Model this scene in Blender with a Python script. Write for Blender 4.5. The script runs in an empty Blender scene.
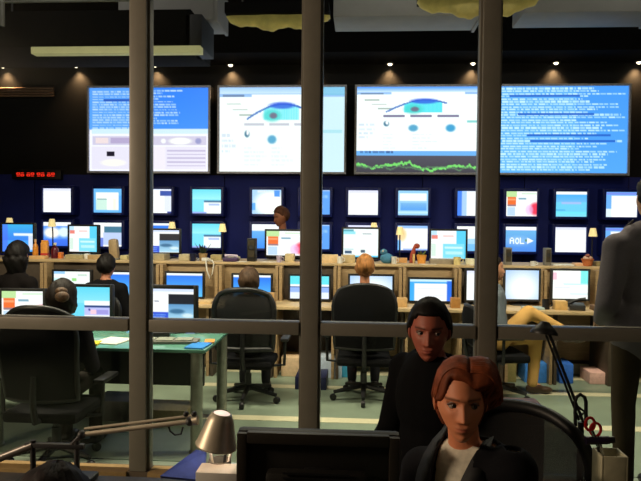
import bpy, bmesh, math, random
import numpy as np
from mathutils import Vector, Matrix, Euler

# ------------------------------------------------------------------ camera
scene = bpy.context.scene
col = scene.collection
F = 630.0                                  # focal length in pixels of the 641 px wide frame
YAW, PITCH, ROLL = math.radians(3.7), math.radians(1.68), math.radians(0.55)
CAMZ = 1.6
_f = Vector((-math.sin(YAW) * math.cos(PITCH), math.cos(YAW) * math.cos(PITCH), -math.sin(PITCH)))
_r0 = Vector((math.cos(YAW), math.sin(YAW), 0))
_u0 = _r0.cross(_f)
_r = _r0 * math.cos(ROLL) + _u0 * math.sin(ROLL)
_u = -_r0 * math.sin(ROLL) + _u0 * math.cos(ROLL)
cam_d = bpy.data.cameras.new('camera')
cam = bpy.data.objects.new('camera', cam_d)
col.objects.link(cam)
cam_d.sensor_width = 36
cam_d.lens = 36 * F / 641
cam_d.clip_start = 0.05
m = Matrix.Identity(4)
for i in range(3):
    m[i][0], m[i][1], m[i][2] = _r[i], _u[i], -_f[i]
m[2][3] = CAMZ
cam.matrix_world = m
scene.camera = cam


def P(px, py, Y):
    """World point of a photo pixel on the vertical plane at distance Y."""
    d = _f + _r * ((px - 320.5) / F) - _u * ((py - 240.5) / F)
    t = Y / d.y
    return Vector((d.x * t, Y, CAMZ + d.z * t))


def X(px, Y, py=240):
    return P(px, py, Y).x


def Zp(px, py, Y):
    return P(px, py, Y).z


def pw(n, Y):
    return n * Y / F


# ------------------------------------------------------------------ world, lights, exposure
scene.view_settings.view_transform = 'Standard'
scene.view_settings.look = 'None'
scene.view_settings.exposure = 0.0
scene.view_settings.gamma = 1.0
scene.view_settings.use_curve_mapping = False
scene.cycles.use_denoising = True
scene.cycles.max_bounces = 6
w = bpy.data.worlds.new('world')
scene.world = w
w.use_nodes = True
w.node_tree.nodes['Background'].inputs[0].default_value = (0.5, 0.6, 0.8, 1)
w.node_tree.nodes['Background'].inputs[1].default_value = 0.004


def area(name, loc, size, power, color, aim=None, spread=180):
    l = bpy.data.lights.new(name, 'AREA')
    l.shape = 'RECTANGLE'
    l.size, l.size_y = size
    l.energy = power
    l.color = color
    l.spread = math.radians(spread)
    o = bpy.data.objects.new(name, l)
    col.objects.link(o)
    o.location = loc
    if aim is not None:
        o.rotation_euler = (Vector(aim) - Vector(loc)).to_track_quat('-Z', 'Y').to_euler()
    return o


# ceiling luminaires of the control room, above the frame
for lx, ly, p in ((-2.7, 4.5, 84), (-0.7, 4.75, 58), (1.9, 4.8, 74)):
    area('ceiling_light_source', (lx, ly, 3.5), (1.3, 0.35), p, (1.0, 0.88, 0.66), aim=(lx, ly + .45, 0), spread=142)
for lx in (-3.0, 0.3, 3.2):
    area('duct_fill_light', (lx, 4.6, 4.6), (.6, .3), 10.0, (1.0, 0.92, 0.82), aim=(lx, 6.3, 3.6))  # unseen fill lights, added to brighten the grey duct fronts
# the room on the camera's side: a dim warm ceiling lamp to the left of the camera
area('office_light_source', (-4.1, 0.9, 2.6), (0.6, 0.4), 92, (1.0, 0.77, 0.53), aim=(0.2, 2.6, 1.2))
area('office_side_fill', (3.2, 0.6, 2.75), (0.6, 0.4), 2.5, (1.0, 0.8, 0.6), aim=(1.0, 2.4, 0.8))  # unseen weak fill added on the right to lift the pen box

# ------------------------------------------------------------------ materials


def lin(c):
    return tuple(((v / 255) / 12.92 if v / 255 <= 0.04045 else ((v / 255 + 0.055) / 1.055) ** 2.4) for v in c)


MATS = {}


def mat(name, rgb, rough=0.5, metal=0.0, var=0.12, scale=30.0, bump=0.0, emit=None, estr=0.0, stretch=None, spec=0.5):
    if name in MATS:
        return MATS[name]
    mt = bpy.data.materials.new(name)
    mt.use_nodes = True
    nt = mt.node_tree
    b = nt.nodes['Principled BSDF']
    c = lin(rgb)
    b.inputs['Roughness'].default_value = rough
    b.inputs['Metallic'].default_value = metal
    b.inputs['Specular IOR Level'].default_value = spec
    tc = nt.nodes.new('ShaderNodeTexCoord')
    mp = nt.nodes.new('ShaderNodeMapping')
    if stretch:
        mp.inputs['Scale'].default_value = stretch
    nz = nt.nodes.new('ShaderNodeTexNoise')
    nz.inputs['Scale'].default_value = scale
    nz.inputs['Detail'].default_value = 4
    nt.links.new(tc.outputs['Object'], mp.inputs[0])
    nt.links.new(mp.outputs[0], nz.inputs['Vector'])
    rmp = nt.nodes.new('ShaderNodeValToRGB')
    rmp.color_ramp.elements[0].position = 0.3
    rmp.color_ramp.elements[1].position = 0.7
    rmp.color_ramp.elements[0].color = tuple(v * (1 - var) for v in c) + (1,)
    rmp.color_ramp.elements[1].color = tuple(min(1, v * (1 + var)) for v in c) + (1,)
    nt.links.new(nz.outputs['Fac'], rmp.inputs[0])
    nt.links.new(rmp.outputs[0], b.inputs['Base Color'])
    if bump:
        bp = nt.nodes.new('ShaderNodeBump')
        bp.inputs['Strength'].default_value = bump
        bp.inputs['Distance'].default_value = 0.01
        nt.links.new(nz.outputs['Fac'], bp.inputs['Height'])
        nt.links.new(bp.outputs[0], b.inputs['Normal'])
    if emit:
        b.inputs['Emission Color'].default_value = lin(emit) + (1,)
        b.inputs['Emission Strength'].default_value = estr
    MATS[name] = mt
    return mt


def attr_mat(name, emission=False, rough=0.55):
    mt = bpy.data.materials.new(name)
    mt.use_nodes = True
    nt = mt.node_tree
    b = nt.nodes['Principled BSDF']
    a = nt.nodes.new('ShaderNodeAttribute')
    a.attribute_name = 'col'
    if emission:
        b.inputs['Base Color'].default_value = (0.01, 0.01, 0.012, 1)
        b.inputs['Roughness'].default_value = 0.35
        nt.links.new(a.outputs['Color'], b.inputs['Emission Color'])
        b.inputs['Emission Strength'].default_value = 1.28
    else:
        b.inputs['Roughness'].default_value = rough
        b.inputs['Subsurface Weight'].default_value = 0.08
        b.inputs['Subsurface Radius'].default_value = (0.01, 0.004, 0.002)
        nt.links.new(a.outputs['Color'], b.inputs['Base Color'])
    return mt


SCREEN = attr_mat('lit_screen', True)
SKIN = attr_mat('skin_tone')

black = mat('black_plastic', (20, 20, 22), 0.45)
soft_black = mat('black_fabric', (13, 13, 15), 0.9, scale=200, bump=0.1, spec=.15)
dark_grey = mat('dark_grey_plastic', (48, 48, 50), 0.5)
grey_pl = mat('grey_plastic', (120, 118, 112), 0.5)
silver = mat('brushed_silver', (178, 178, 186), 0.35, 0.7, scale=60)
chrome = mat('chrome', (200, 200, 205), 0.18, 1.0)
steel = mat('satin_steel_leg', (150, 152, 140), 0.4, 0.6)
wood = mat('light_maple', (164, 138, 102), 0.5, var=0.18, scale=6, stretch=(1, 1, 9))
wood_l = mat('ledge_maple', (198, 172, 130), 0.5, var=0.15, scale=6, stretch=(1, 6, 6))
wood_d = mat('brown_wood', (126, 84, 46), 0.5, var=0.25, scale=7, stretch=(1, 8, 1))
frame_m = mat('taupe_metal_frame', (124, 119, 109), 0.45, 0.1, var=0.05, scale=14)
wall_navy = mat('charcoal_wall_paint', (24, 23, 25), 0.8, var=0.15, scale=3)
panel_blue = mat('navy_wall_panel', (10, 32, 132), 0.7, var=0.12, scale=3)
ceil_m = mat('black_ceiling_paint', (7, 7, 8), 0.9, spec=.1)
front_wall = mat('office_wall_paint', (96, 84, 70), 0.8)
white_p = mat('white_paper', (225, 222, 214), 0.7, var=0.04)
cream = mat('cream_lip_glow', (205, 200, 150), 0.6, var=0.08, scale=5, emit=(190, 186, 130), estr=.32)  # faint glow put into the duct lip in place of light on it
ceil_grey = mat('grey_sheet_metal', (150, 148, 146), 0.6, var=0.06, scale=5)

# ------------------------------------------------------------------ mesh builder


class B:
    def __init__(self):
        self.v, self.f = [], []

    def add(self, vs, fs):
        o = len(self.v)
        self.v += [tuple(x) for x in vs]
        self.f += [tuple(i + o for i in f) for f in fs]
        return self

    def box(self, c, s, bev=0.0, rot=None):
        hx, hy, hz = s[0] / 2, s[1] / 2, s[2] / 2
        bm = bmesh.new()
        bmesh.ops.create_cube(bm, size=1, matrix=Matrix.Diagonal((s[0], s[1], s[2], 1)))
        if bev > 0:
            bmesh.ops.bevel(bm, geom=bm.edges[:], offset=min(bev, hx * .95, hy * .95, hz * .95), segments=2, profile=0.6, affect='EDGES')
        bm.verts.index_update()
        R = Euler(rot).to_matrix() if rot is not None else Matrix.Identity(3)
        vs = [R @ x.co + Vector(c) for x in bm.verts]
        fs = [[x.index for x in f.verts] for f in bm.faces]
        bm.free()
        return self.add(vs, fs)

    def tube(self, pts, rad, n=10, closed=False):
        pts = [Vector(p) for p in pts]
        if not hasattr(rad, '__len__'):
            rad = [rad] * len(pts)
        vs, fs = [], []
        k = len(pts)
        prev = None
        for i, p in enumerate(pts):
            if closed:
                t = pts[(i + 1) % k] - pts[i - 1]
            else:
                t = pts[min(i + 1, k - 1)] - pts[max(i - 1, 0)]
            t.normalize()
            if prev is None:
                ref = Vector((0, 0, 1)) if abs(t.z) < 0.9 else Vector((1, 0, 0))
                a = t.cross(ref).normalized()
            else:
                a = (prev - t * prev.dot(t)).normalized()
            prev = a
            bb = t.cross(a)
            for j in range(n):
                th = 2 * math.pi * j / n
                vs.append(p + (a * math.cos(th) + bb * math.sin(th)) * rad[i])
        for i in range(k if closed else k - 1):
            for j in range(n):
                a0, a1 = i * n + j, i * n + (j + 1) % n
                b0, b1 = ((i + 1) % k) * n + j, ((i + 1) % k) * n + (j + 1) % n
                fs.append((a0, a1, b1, b0))
        if not closed:
            fs.append(tuple(range(n - 1, -1, -1)))
            fs.append(tuple(range((k - 1) * n, k * n)))
        return self.add(vs, fs)

    def lathe(self, prof, c=(0, 0, 0), n=20, rot=None):
        R = Euler(rot).to_matrix() if rot is not None else Matrix.Identity(3)
        vs, fs = [], []
        for r, z in prof:
            for j in range(n):
                th = 2 * math.pi * j / n
                vs.append(R @ Vector((r * math.cos(th), r * math.sin(th), z)) + Vector(c))
        for i in range(len(prof) - 1):
            for j in range(n):
                fs.append((i * n + j, i * n + (j + 1) % n, (i + 1) * n + (j + 1) % n, (i + 1) * n + j))
        if prof[0][0] > 1e-5:
            fs.append(tuple(range(n - 1, -1, -1)))
        if prof[-1][0] > 1e-5:
            fs.append(tuple(range((len(prof) - 1) * n, len(prof) * n)))
        return self.add(vs, fs)

    def ell(self, c, r, nu=16, nv=10, M=None):
        M = M or Matrix.Identity(3)
        vs, fs = [], []
        vs.append(Vector(c) + M @ Vector((0, 0, r[2])))
        for i in range(1, nv):
            ph = math.pi * i / nv
            for j in range(nu):
                th = 2 * math.pi * j / nu
                vs.append(Vector(c) + M @ Vector((r[0] * math.sin(ph) * math.cos(th), r[1] * math.sin(ph) * math.sin(th), r[2] * math.cos(ph))))
        vs.append(Vector(c) + M @ Vector((0, 0, -r[2])))
        for j in range(nu):
            fs.append((0, 1 + j, 1 + (j + 1) % nu))
        for i in range(nv - 2):
            for j in range(nu):
                a = 1 + i * nu + j
                b_ = 1 + i * nu + (j + 1) % nu
                fs.append((a, a + nu, b_ + nu, b_))
        l = len(vs) - 1
        for j in range(nu):
            a = 1 + (nv - 2) * nu
            fs.append((l, a + (j + 1) % nu, a + j))
        return self.add(vs, fs)

    def limb(self, p0, r0, p1, r1, n=12):
        p0, p1 = Vector(p0), Vector(p1)
        self.ell(p0, (r0, r0, r0), 12, 8)
        self.ell(p1, (r1, r1, r1), 12, 8)
        return self.tube([p0, p1], [r0, r1], n)

    def poly(self, pts, thick, axis='y', c=(0, 0, 0)):
        """flat outline (list of 2D points) extruded along one axis"""
        n = len(pts)
        vs = []
        for s in (-thick / 2, thick / 2):
            for a, b_ in pts:
                q = {'y': (a, s, b_), 'x': (s, a, b_), 'z': (a, b_, s)}[axis]
                vs.append(Vector(q) + Vector(c))
        fs = [tuple(range(n)), tuple(range(2 * n - 1, n - 1, -1))]
        for i in range(n):
            fs.append((i, (i + 1) % n + 0, n + (i + 1) % n, n + i)[::-1])
        return self.add(vs, fs)

    def mesh(self, name, sharp=0.7):
        me = bpy.data.meshes.new(name)
        me.from_pydata(self.v, [], self.f)
        bm = bmesh.new()
        bm.from_mesh(me)
        bmesh.ops.recalc_face_normals(bm, faces=bm.faces[:])
        bm.to_mesh(me)
        bm.free()
        me.polygons.foreach_set('use_smooth', [True] * len(me.polygons))
        me.set_sharp_from_angle(angle=sharp)
        return me

    def build(self, name, material, parent=None, loc=None, sharp=0.7):
        me = self.mesh(name, sharp)
        me.materials.append(material)
        return link(name, me, parent, loc)


def link(name, me, parent=None, loc=None):
    o = bpy.data.objects.new(name, me)
    col.objects.link(o)
    if parent is not None:
        o.parent = parent
    if loc is not None:
        o.location = loc
    return o


def tag(o, label, cat, group=None):
    o['label'] = label
    o['category'] = cat
    if group:
        o['group'] = group
    return o


def thing(name, label, cat, loc=(0, 0, 0), rz=0.0, group=None):
    o = bpy.data.objects.new(name, None)
    col.objects.link(o)
    o.empty_display_size = 0.1
    o.location = loc
    o.rotation_euler = (0, 0, rz)
    return tag(o, label, cat, group)


def struct(name, b, material, parent=None):
    o = b.build(name, material, parent)
    if parent is None:
        o['kind'] = 'structure'
    return o


def clip_box(b, x0, x1, y0, y1, z0, z1, bev=0.0):
    return b.box(((x0 + x1) / 2, (y0 + y1) / 2, (z0 + z1) / 2), (x1 - x0, y1 - y0, z1 - z0), bev)


# ------------------------------------------------------------------ room shell
XL, XR, YF, YB, YP = -6.3, 5.2, -2.6, 9.12, 3.30
floor_m = mat('green_grey_vinyl', (126, 140, 122), 0.42, var=0.16, scale=2.2, spec=0.4)
floor = struct('floor', clip_box(B(), XL, XR, YF, YB + .1, -.1, 0), floor_m)
stripe_m = mat('pale_floor_band', (206, 200, 168), 0.4, var=0.05)  # paler bands across the floor
for yy, hh in ((6.58, .16), (5.98, .12), (4.98, .12)):
    clip_box(B(), XL + .05, XR - .05, yy, yy + hh, -.02, .003).build('floor_strip', stripe_m, floor)
struct('wall_back', clip_box(B(), XL, XR, YB, YB + .15, 0, 4.9), wall_navy)
struct('wall_left', clip_box(B(), XL - .15, XL, YF, YB + .15, 0, 4.9), wall_navy)
struct('wall_right', clip_box(B(), XR, XR + .15, YF, YB + .15, 0, 4.9), wall_navy)
struct('wall_behind', clip_box(B(), XL, XR, YF - .15, YF, 0, 4.9), front_wall)
struct('ceiling', clip_box(B(), XL - .15, XR + .15, YP - .05, YB + .15, 4.8, 4.95), ceil_m)
struct('ceiling_office', clip_box(B(), XL, XR, YF, YP - .06, 3.0, 3.1), mat('office_ceiling', (120, 116, 108), 0.8))
struct('wall_header', clip_box(B(), XL, XR, YP - .06, YP + .06, 2.92, 4.8), front_wall)
struct('wall_parapet', clip_box(B(), XL, XR, YP - .05, YP + .05, 0, .26), front_wall)
# navy panelling behind the small monitors, in boards between the screens and the floor
for k_ in range(8):
    clip_box(B(), XL + .02 + k_ * 1.43, XL + 1.44 + k_ * 1.43, YB - .03, YB - .002, .02, Zp(320, 176, YB), .004).build('wall_board', panel_blue, bpy.data.objects['wall_back'])
# soffit over the video wall with its recessed downlights
SOFZ = Zp(320, 62.5, 9.0)
struct('trim_soffit', clip_box(B(), XL, XR, 8.45, YB, SOFZ, 4.8), mat('soffit_paint', (8, 8, 10), 0.9, spec=.1))

# ------------------------------------------------------------------ interior window
win = bpy.data.objects.new('window_1', None)
col.objects.link(win)
win['kind'] = 'structure'
win['label'] = 'interior glass partition with taupe metal mullions and one transom'
mx = [X(p, YP) for p in (141.0, 311.0, 487.0)]
step = (mx[2] - mx[0]) / 2
posts = [mx[0] - 2 * step, mx[0] - step] + mx + [mx[2] + step, mx[2] + 2 * step]
MW = pw(21.5, YP)
for x in posts:
    b = B()
    b.box((x, YP, 1.59), (MW * .80, .10, 2.66), .008)
    b.box((x + MW * .44, YP + .005, 1.59), (MW * .12, .06, 2.66), .004)
    b.box((x - MW * .44, YP + .005, 1.59), (MW * .12, .06, 2.66), .004)
    b.build('mullion', frame_m, win)
TZ = Zp(320, 328, YP)
for a, b_ in zip(posts[:-1], posts[1:]):
    B().box(((a + b_) / 2, YP, TZ), (b_ - a - MW, .085, pw(12.6, YP)), .006).build('transom', frame_m, win)
    B().box(((a + b_) / 2, YP - .01, Zp(80, 472, YP)), (b_ - a - MW, .11, pw(13, YP)), .006).build('bottom_rail', mat('sill_paint', (150, 124, 80), 0.5), win)
gm = bpy.data.materials.new('clear_pane_glass')
gm.use_nodes = True
nt = gm.node_tree
nt.nodes.clear()
out = nt.nodes.new('ShaderNodeOutputMaterial')
mix = nt.nodes.new('ShaderNodeMixShader')
fr = nt.nodes.new('ShaderNodeFresnel')
fr.inputs[0].default_value = 1.3
tr = nt.nodes.new('ShaderNodeBsdfTransparent')
tr.inputs[0].default_value = (0.95, 0.97, 0.95, 1)
gl = nt.nodes.new('ShaderNodeBsdfGlossy')
gl.inputs['Roughness'].default_value = 0.02
nt.links.new(fr.outputs[0], mix.inputs[0])
nt.links.new(tr.outputs[0], mix.inputs[1])
nt.links.new(gl.outputs[0], mix.inputs[2])
nt.links.new(mix.outputs[0], out.inputs[0])
for a, b_ in zip(posts[:-1], posts[1:]):
    for z0, z1 in ((.30, TZ - .02), (TZ + .02, 2.92)):
        B().box(((a + b_) / 2, YP + .012, (z0 + z1) / 2), (b_ - a - MW * .8, .008, z1 - z0)).build('pane', gm, win)

# ------------------------------------------------------------------ screen pictures drawn in code


class Cv:
    def __init__(self, w_, h_, bg=(255, 255, 255)):
        self.w, self.h = w_, h_
        self.a = np.zeros((h_, w_, 3), float)
        self.a[:] = bg
        self.rng = random.Random(w_ * 7 + h_ + int(sum(bg)))

    def r(self, x0, y0, x1, y1, c, al=1.0):
        X0, X1 = int(round(x0 * self.w)), max(int(round(x0 * self.w)) + 1, int(round(x1 * self.w)))
        Y0, Y1 = int(round(y0 * self.h)), max(int(round(y0 * self.h)) + 1, int(round(y1 * self.h)))
        s = self.a[max(0, Y0):Y1, max(0, X0):X1]
        s[:] = s * (1 - al) + np.array(c, float) * al
        return self

    def grad(self, x0, y0, x1, y1, c0, c1):
        X0, X1 = int(round(x0 * self.w)), int(round(x1 * self.w))
        Y0, Y1 = int(round(y0 * self.h)), int(round(y1 * self.h))
        t = np.linspace(0, 1, max(1, Y1 - Y0))[:, None, None]
        self.a[Y0:Y1, X0:X1] = np.array(c0, float) * (1 - t) + np.array(c1, float) * t
        return self

    def e(self, cx, cy, rx, ry, c, al=1.0, soft=.25):
        yy, xx = np.mgrid[0:self.h, 0:self.w]
        d = np.sqrt(((xx / self.w - cx) / rx) ** 2 + ((yy / self.h - cy) / ry) ** 2)
        k = np.clip((1 + soft - d) / (2 * soft), 0, 1)[..., None] * al
        self.a = self.a * (1 - k) + np.array(c, float) * k
        return self

    def text(self, x0, y0, x1, y1, n, c, al=.7, lo=.3, hi=1.0, fill=.55):
        """rows of unreadable running text"""
        hh = (y1 - y0) / n
        for i in range(n):
            ln = self.rng.uniform(lo, hi)
            xe = x0 + (x1 - x0) * ln
            x = x0
            while x < xe:
                wd = self.rng.uniform(.012, .05)
                self.r(x, y0 + i * hh, min(x + wd, xe), y0 + i * hh + hh * fill, c, al * self.rng.uniform(.6, 1))
                x += wd + .008
        return self

    def noise(self, s):
        rs = np.random.RandomState(self.w + self.h)
        self.a += rs.uniform(-s, s, self.a.shape[:2] + (1,))
        return self


def display(cv, W, H, parent, y=0.0, zc=0.0, name='display', tilt=0.0):
    h_, w_ = cv.h, cv.w
    xs = np.linspace(-W / 2, W / 2, w_)
    zs = np.linspace(H / 2, -H / 2, h_)
    XX, ZZ = np.meshgrid(xs, zs)
    co = np.stack([XX, np.zeros_like(XX) + y, ZZ + zc], -1).reshape(-1, 3)
    me = bpy.data.meshes.new(name)
    idx = np.arange(h_ * w_).reshape(h_, w_)
    q = np.stack([idx[:-1, :-1], idx[1:, :-1], idx[1:, 1:], idx[:-1, 1:]], -1).reshape(-1, 4)
    me.from_pydata(co.tolist(), [], q.tolist())
    at = me.color_attributes.new('col', 'FLOAT_COLOR', 'POINT')
    s = np.clip(cv.a / 255, 0, 1)
    l_ = np.where(s <= .04045, s / 12.92, ((s + .055) / 1.055) ** 2.4)
    rgba = np.concatenate([l_.reshape(-1, 3), np.ones((h_ * w_, 1))], 1)
    at.data.foreach_set('color', rgba.ravel().astype(np.float32))
    me.materials.append(SCREEN)
    return link(name, me, parent)


WH = (250, 250, 255)
CY = (120, 220, 250)
BL = (50, 120, 240)
SK = (110, 185, 250)


def c_white():
    return Cv(24, 18, WH).r(0, 0, 1, .12, (225, 225, 255)).r(0, .12, 1, .16, (240, 240, 255))


def c_window():
    return Cv(32, 24, SK).r(.1, .18, .88, .86, (250, 252, 250)).r(.1, .45, .48, .86, (205, 235, 225)).r(.14, .4, .48, .46, (120, 160, 170)).r(.7, .4, .78, .86, (255, 245, 225)).r(.88, .3, 1, 1, (90, 170, 250))


def c_popup():
    return Cv(32, 24, WH).r(0, 0, 1, .06, (205, 215, 255)).r(.6, .08, 1, .28, (50, 80, 170)).r(.74, .3, 1, .9, (225, 230, 250)).r(.84, .9, 1, 1, (40, 60, 150))


def c_cyan_win():
    return Cv(32, 24, CY).grad(0, 0, 1, .4, (100, 215, 240), (150, 235, 245)).r(.4, .48, 1, 1, (245, 250, 255)).r(.42, .46, 1, .54, (60, 110, 150)).r(.55, .6, .95, .68, (170, 190, 240)).r(0, .9, .5, 1, (150, 170, 245))


def c_pale():
    return Cv(32, 24, (170, 210, 250)).e(.6, .55, .5, .5, (255, 255, 250)).r(.75, .05, .95, .28, (80, 150, 240)).r(0, .55, .14, .85, (90, 170, 250)).r(.2, .04, .5, .12, (220, 230, 240))


def c_blue():
    return Cv(24, 18, (95, 160, 250)).text(.1, .1, .9, .9, 6, (160, 205, 255), .6).r(0, 0, 1, .07, (190, 215, 255))


def c_band():
    return Cv(32, 24, (150, 205, 250)).r(.06, .12, .95, .42, (245, 250, 255)).grad(.1, .5, .95, .8, (120, 180, 235), (90, 160, 240)).r(0, .84, 1, .92, (190, 230, 250))


def c_left():
    return Cv(32, 24, WH).r(0, 0, .16, 1, (70, 130, 250)).r(.16, 0, .3, 1, (170, 205, 255)).r(.3, 0, 1, .06, (225, 230, 250))


def c_page():
    return Cv(40, 30, (250, 248, 252)).r(0, 0, .34, .22, (190, 225, 160)).r(.04, .24, .32, .52, (240, 110, 50)).r(.06, .3, .3, .36, (250, 160, 110)).r(.04, .54, .32, .6, (150, 120, 130)).r(.05, .62, .3, .98, (190, 215, 245)).e(.95, .68, .2, .24, (240, 60, 90)).e(.74, .72, .12, .2, (235, 190, 245), .7).r(.4, .28, .64, .33, (120, 165, 190)).r(.5, .06, .98, .12, (215, 235, 215))


def c_stripe():
    return Cv(32, 24, (110, 205, 248)).r(0, 0, 1, .12, WH).grad(0, .12, 1, .4, (80, 175, 245), (110, 185, 245)).r(.2, .4, .8, .48, (165, 190, 250)).r(0, .72, .3, .76, (70, 170, 225)).grad(0, .78, 1, 1, (110, 225, 250), (130, 215, 250))


def c_win2():
    return Cv(32, 24, (110, 175, 250)).r(.18, .16, 1, 1, (252, 250, 255)).r(0, .66, .2, 1, (225, 240, 255)).r(0, .06, 1, .12, (120, 140, 235))


def c_map():
    return Cv(32, 24, (90, 150, 245)).r(0, 0, 1, .18, WH).e(.3, .42, .28, .22, (255, 245, 235)).e(.72, .4, .2, .2, (225, 245, 250)).grad(0, .72, 1, 1, (70, 120, 245), (60, 110, 235))


def c_photo():
    return Cv(40, 30, WH).r(0, 0, 1, .09, (210, 220, 255)).r(.44, .16, .99, .46, (24, 28, 40)).grad(.44, .46, .99, .98, (95, 150, 200), (170, 215, 240)).e(.62, .66, .16, .07, (40, 90, 130), .8).e(.85, .78, .12, .06, (225, 240, 245), .8).r(0, .70, .46, 1, (40, 80, 215)).text(.04, .78, .42, .98, 4, (150, 190, 250), .8).r(.14, .36, .25, .41, (110, 110, 140))


def c_teal():
    return Cv(32, 24, WH).r(.36, .16, 1, .4, (70, 120, 150)).r(.34, .4, 1, .9, (190, 205, 245)).r(0, .62, .34, 1, (110, 130, 225))


def c_topwhite():
    return Cv(24, 18, SK).r(0, 0, 1, .3, WH).grad(0, .3, 1, 1, (100, 175, 250), (60, 140, 245))


def c_peach():
    return Cv(32, 24, (252, 248, 250)).r(0, 0, 1, .12, (150, 190, 250)).e(.12, .35, .16, .25, (255, 215, 160)).r(0, .6, .12, 1, (120, 185, 250)).r(.2, .9, 1, 1, (160, 185, 245))


def c_whiteblue():
    return Cv(32, 24, (120, 190, 250)).r(0, 0, 1, .5, WH).r(.1, .5, .9, .72, (170, 215, 245))


GLY = {'A': ('01110', '10001', '10001', '11111', '10001', '10001', '10001'),
       'O': ('01110', '10001', '10001', '10001', '10001', '10001', '01110'),
       'L': ('10000', '10000', '10000', '10000', '10000', '10000', '11111')}


def c_logo():
    c = Cv(64, 48, (85, 155, 235)).r(0, 0, 1, .15, WH).grad(0, .16, 1, 1, (110, 180, 235), (80, 140, 235))
    c.e(.375, .56, .068, .125, (255, 255, 255), 1, .12).e(.375, .56, .035, .075, (95, 160, 235), 1, .12)
    for n, ch in enumerate('AOL'):
        if ch == 'O':
            continue
        for j, row in enumerate(GLY[ch]):
            for i, q in enumerate(row):
                if q == '1':
                    c.r(.14 + n * .165 + i * .028, .44 + j * .034, .14 + n * .165 + (i + 1) * .028, .44 + (j + 1) * .034, (255, 255, 255))
    for i in range(13):
        t = i / 13
        c.r(.70 + .2 * t, .44 + .12 * t, .70 + .2 * t + .02, .68 - .12 * t, (250, 252, 255))
    c.e(.40, .56, .34, .17, (240, 248, 255), .28, .5)
    c.e(.66, .54, .03, .05, (80, 120, 60), .8)
    return c


def c_cyanpage():
    return Cv(40, 30, (250, 248, 252)).r(.72, 0, 1, 1, (90, 205, 245)).r(0, 0, .18, .3, (190, 225, 250)).r(.02, .18, .2, .3, (235, 130, 120)).r(.36, .46, .96, .98, (130, 220, 250)).r(.4, .56, .9, .64, (205, 240, 255)).r(.42, .74, .9, .82, (185, 235, 250)).r(.36, .16, .66, .22, (240, 205, 205)).r(.02, .45, .14, .9, (215, 235, 225))


def c_desk():
    return Cv(32, 24, (70, 160, 245)).grad(0, 0, 1, .6, (60, 175, 235), (60, 130, 240)).r(.38, .32, 1, .4, (235, 245, 255)).r(0, 0, .2, 1, (80, 110, 250), .6).r(.85, .4, 1, .9, (210, 220, 250))


def c_form():
    return Cv(40, 30, (245, 250, 252)).r(0, .03, .3, .1, (90, 170, 190)).r(0, .1, .36, .2, (150, 225, 240)).r(.06, .78, .24, .88, (60, 90, 120)).r(.02, .7, .3, .74, (170, 200, 215)).r(.55, .16, .8, .2, (150, 160, 170)).r(0, .92, 1, 1, (90, 200, 240)).r(.5, .72, .62, .82, (70, 90, 110)).e(.5, .4, .25, .15, (255, 245, 235), .6)


def c_lavwin():
    return Cv(40, 30, (110, 215, 250)).grad(0, 0, 1, .5, (95, 210, 240), (140, 225, 250)).r(.36, .44, 1, .98, WH).r(.36, .58, 1, .64, (30, 60, 130)).r(.36, .64, 1, .86, (190, 190, 250)).r(.5, .7, .64, .84, (245, 200, 220)).r(.44, .66, .5, .72, (60, 60, 160)).r(.66, .7, .96, .82, (160, 150, 225))


def c_bluebar():
    return Cv(24, 18, (60, 130, 245)).r(0, 0, 1, .13, (245, 250, 255)).grad(0, .13, 1, 1, (40, 120, 240), (90, 190, 250))


def c_cyanwin():
    return Cv(32, 24, (60, 170, 245)).r(0, 0, 1, .12, (200, 230, 250)).r(.14, .2, .86, 1, (252, 250, 255)).r(.2, .4, .78, .44, (225, 225, 245)).r(.88, .1, 1, 1, (40, 110, 230)).r(.2, .7, .8, .74, (225, 225, 245))


def c_softwhite():
    return Cv(32, 24, (175, 205, 250)).e(.5, .6, .45, .5, (255, 255, 255), 1, .5)


def c_pinkcyan():
    return Cv(32, 24, (252, 252, 252)).r(.78, 0, 1, .5, (130, 235, 235)).r(0, .1, .14, .32, (250, 195, 215)).r(.3, .46, 1, .5, (190, 235, 245)).r(.06, .6, .5, .64, (225, 225, 240)).r(.5, .8, 1, .84, (205, 235, 240))


def c_split():
    return Cv(24, 24, (100, 225, 240)).r(0, .36, 1, .46, WH).r(0, .5, 1, .7, (150, 180, 250)).r(0, .7, 1, 1, (230, 235, 255)).r(0, .46, 1, .5, (40, 80, 150))


def c_green():
    return Cv(32, 24, (245, 250, 252)).r(0, 0, .3, .14, (150, 200, 250)).r(.5, .3, .62, .42, (150, 220, 130)).r(.66, .14, .92, .2, (200, 220, 210)).r(0, .3, .3, .7, (205, 240, 245))


# ------------------------------------------------------------------ video wall
YV = 8.92                                    # front plane of the projection screens
ztop, zbot = Zp(320, 85.0, YV), Zp(320, 174.2, YV)
frame_sil = mat('screen_frame_silver', (222, 222, 235), 0.45, 0.15)


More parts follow.
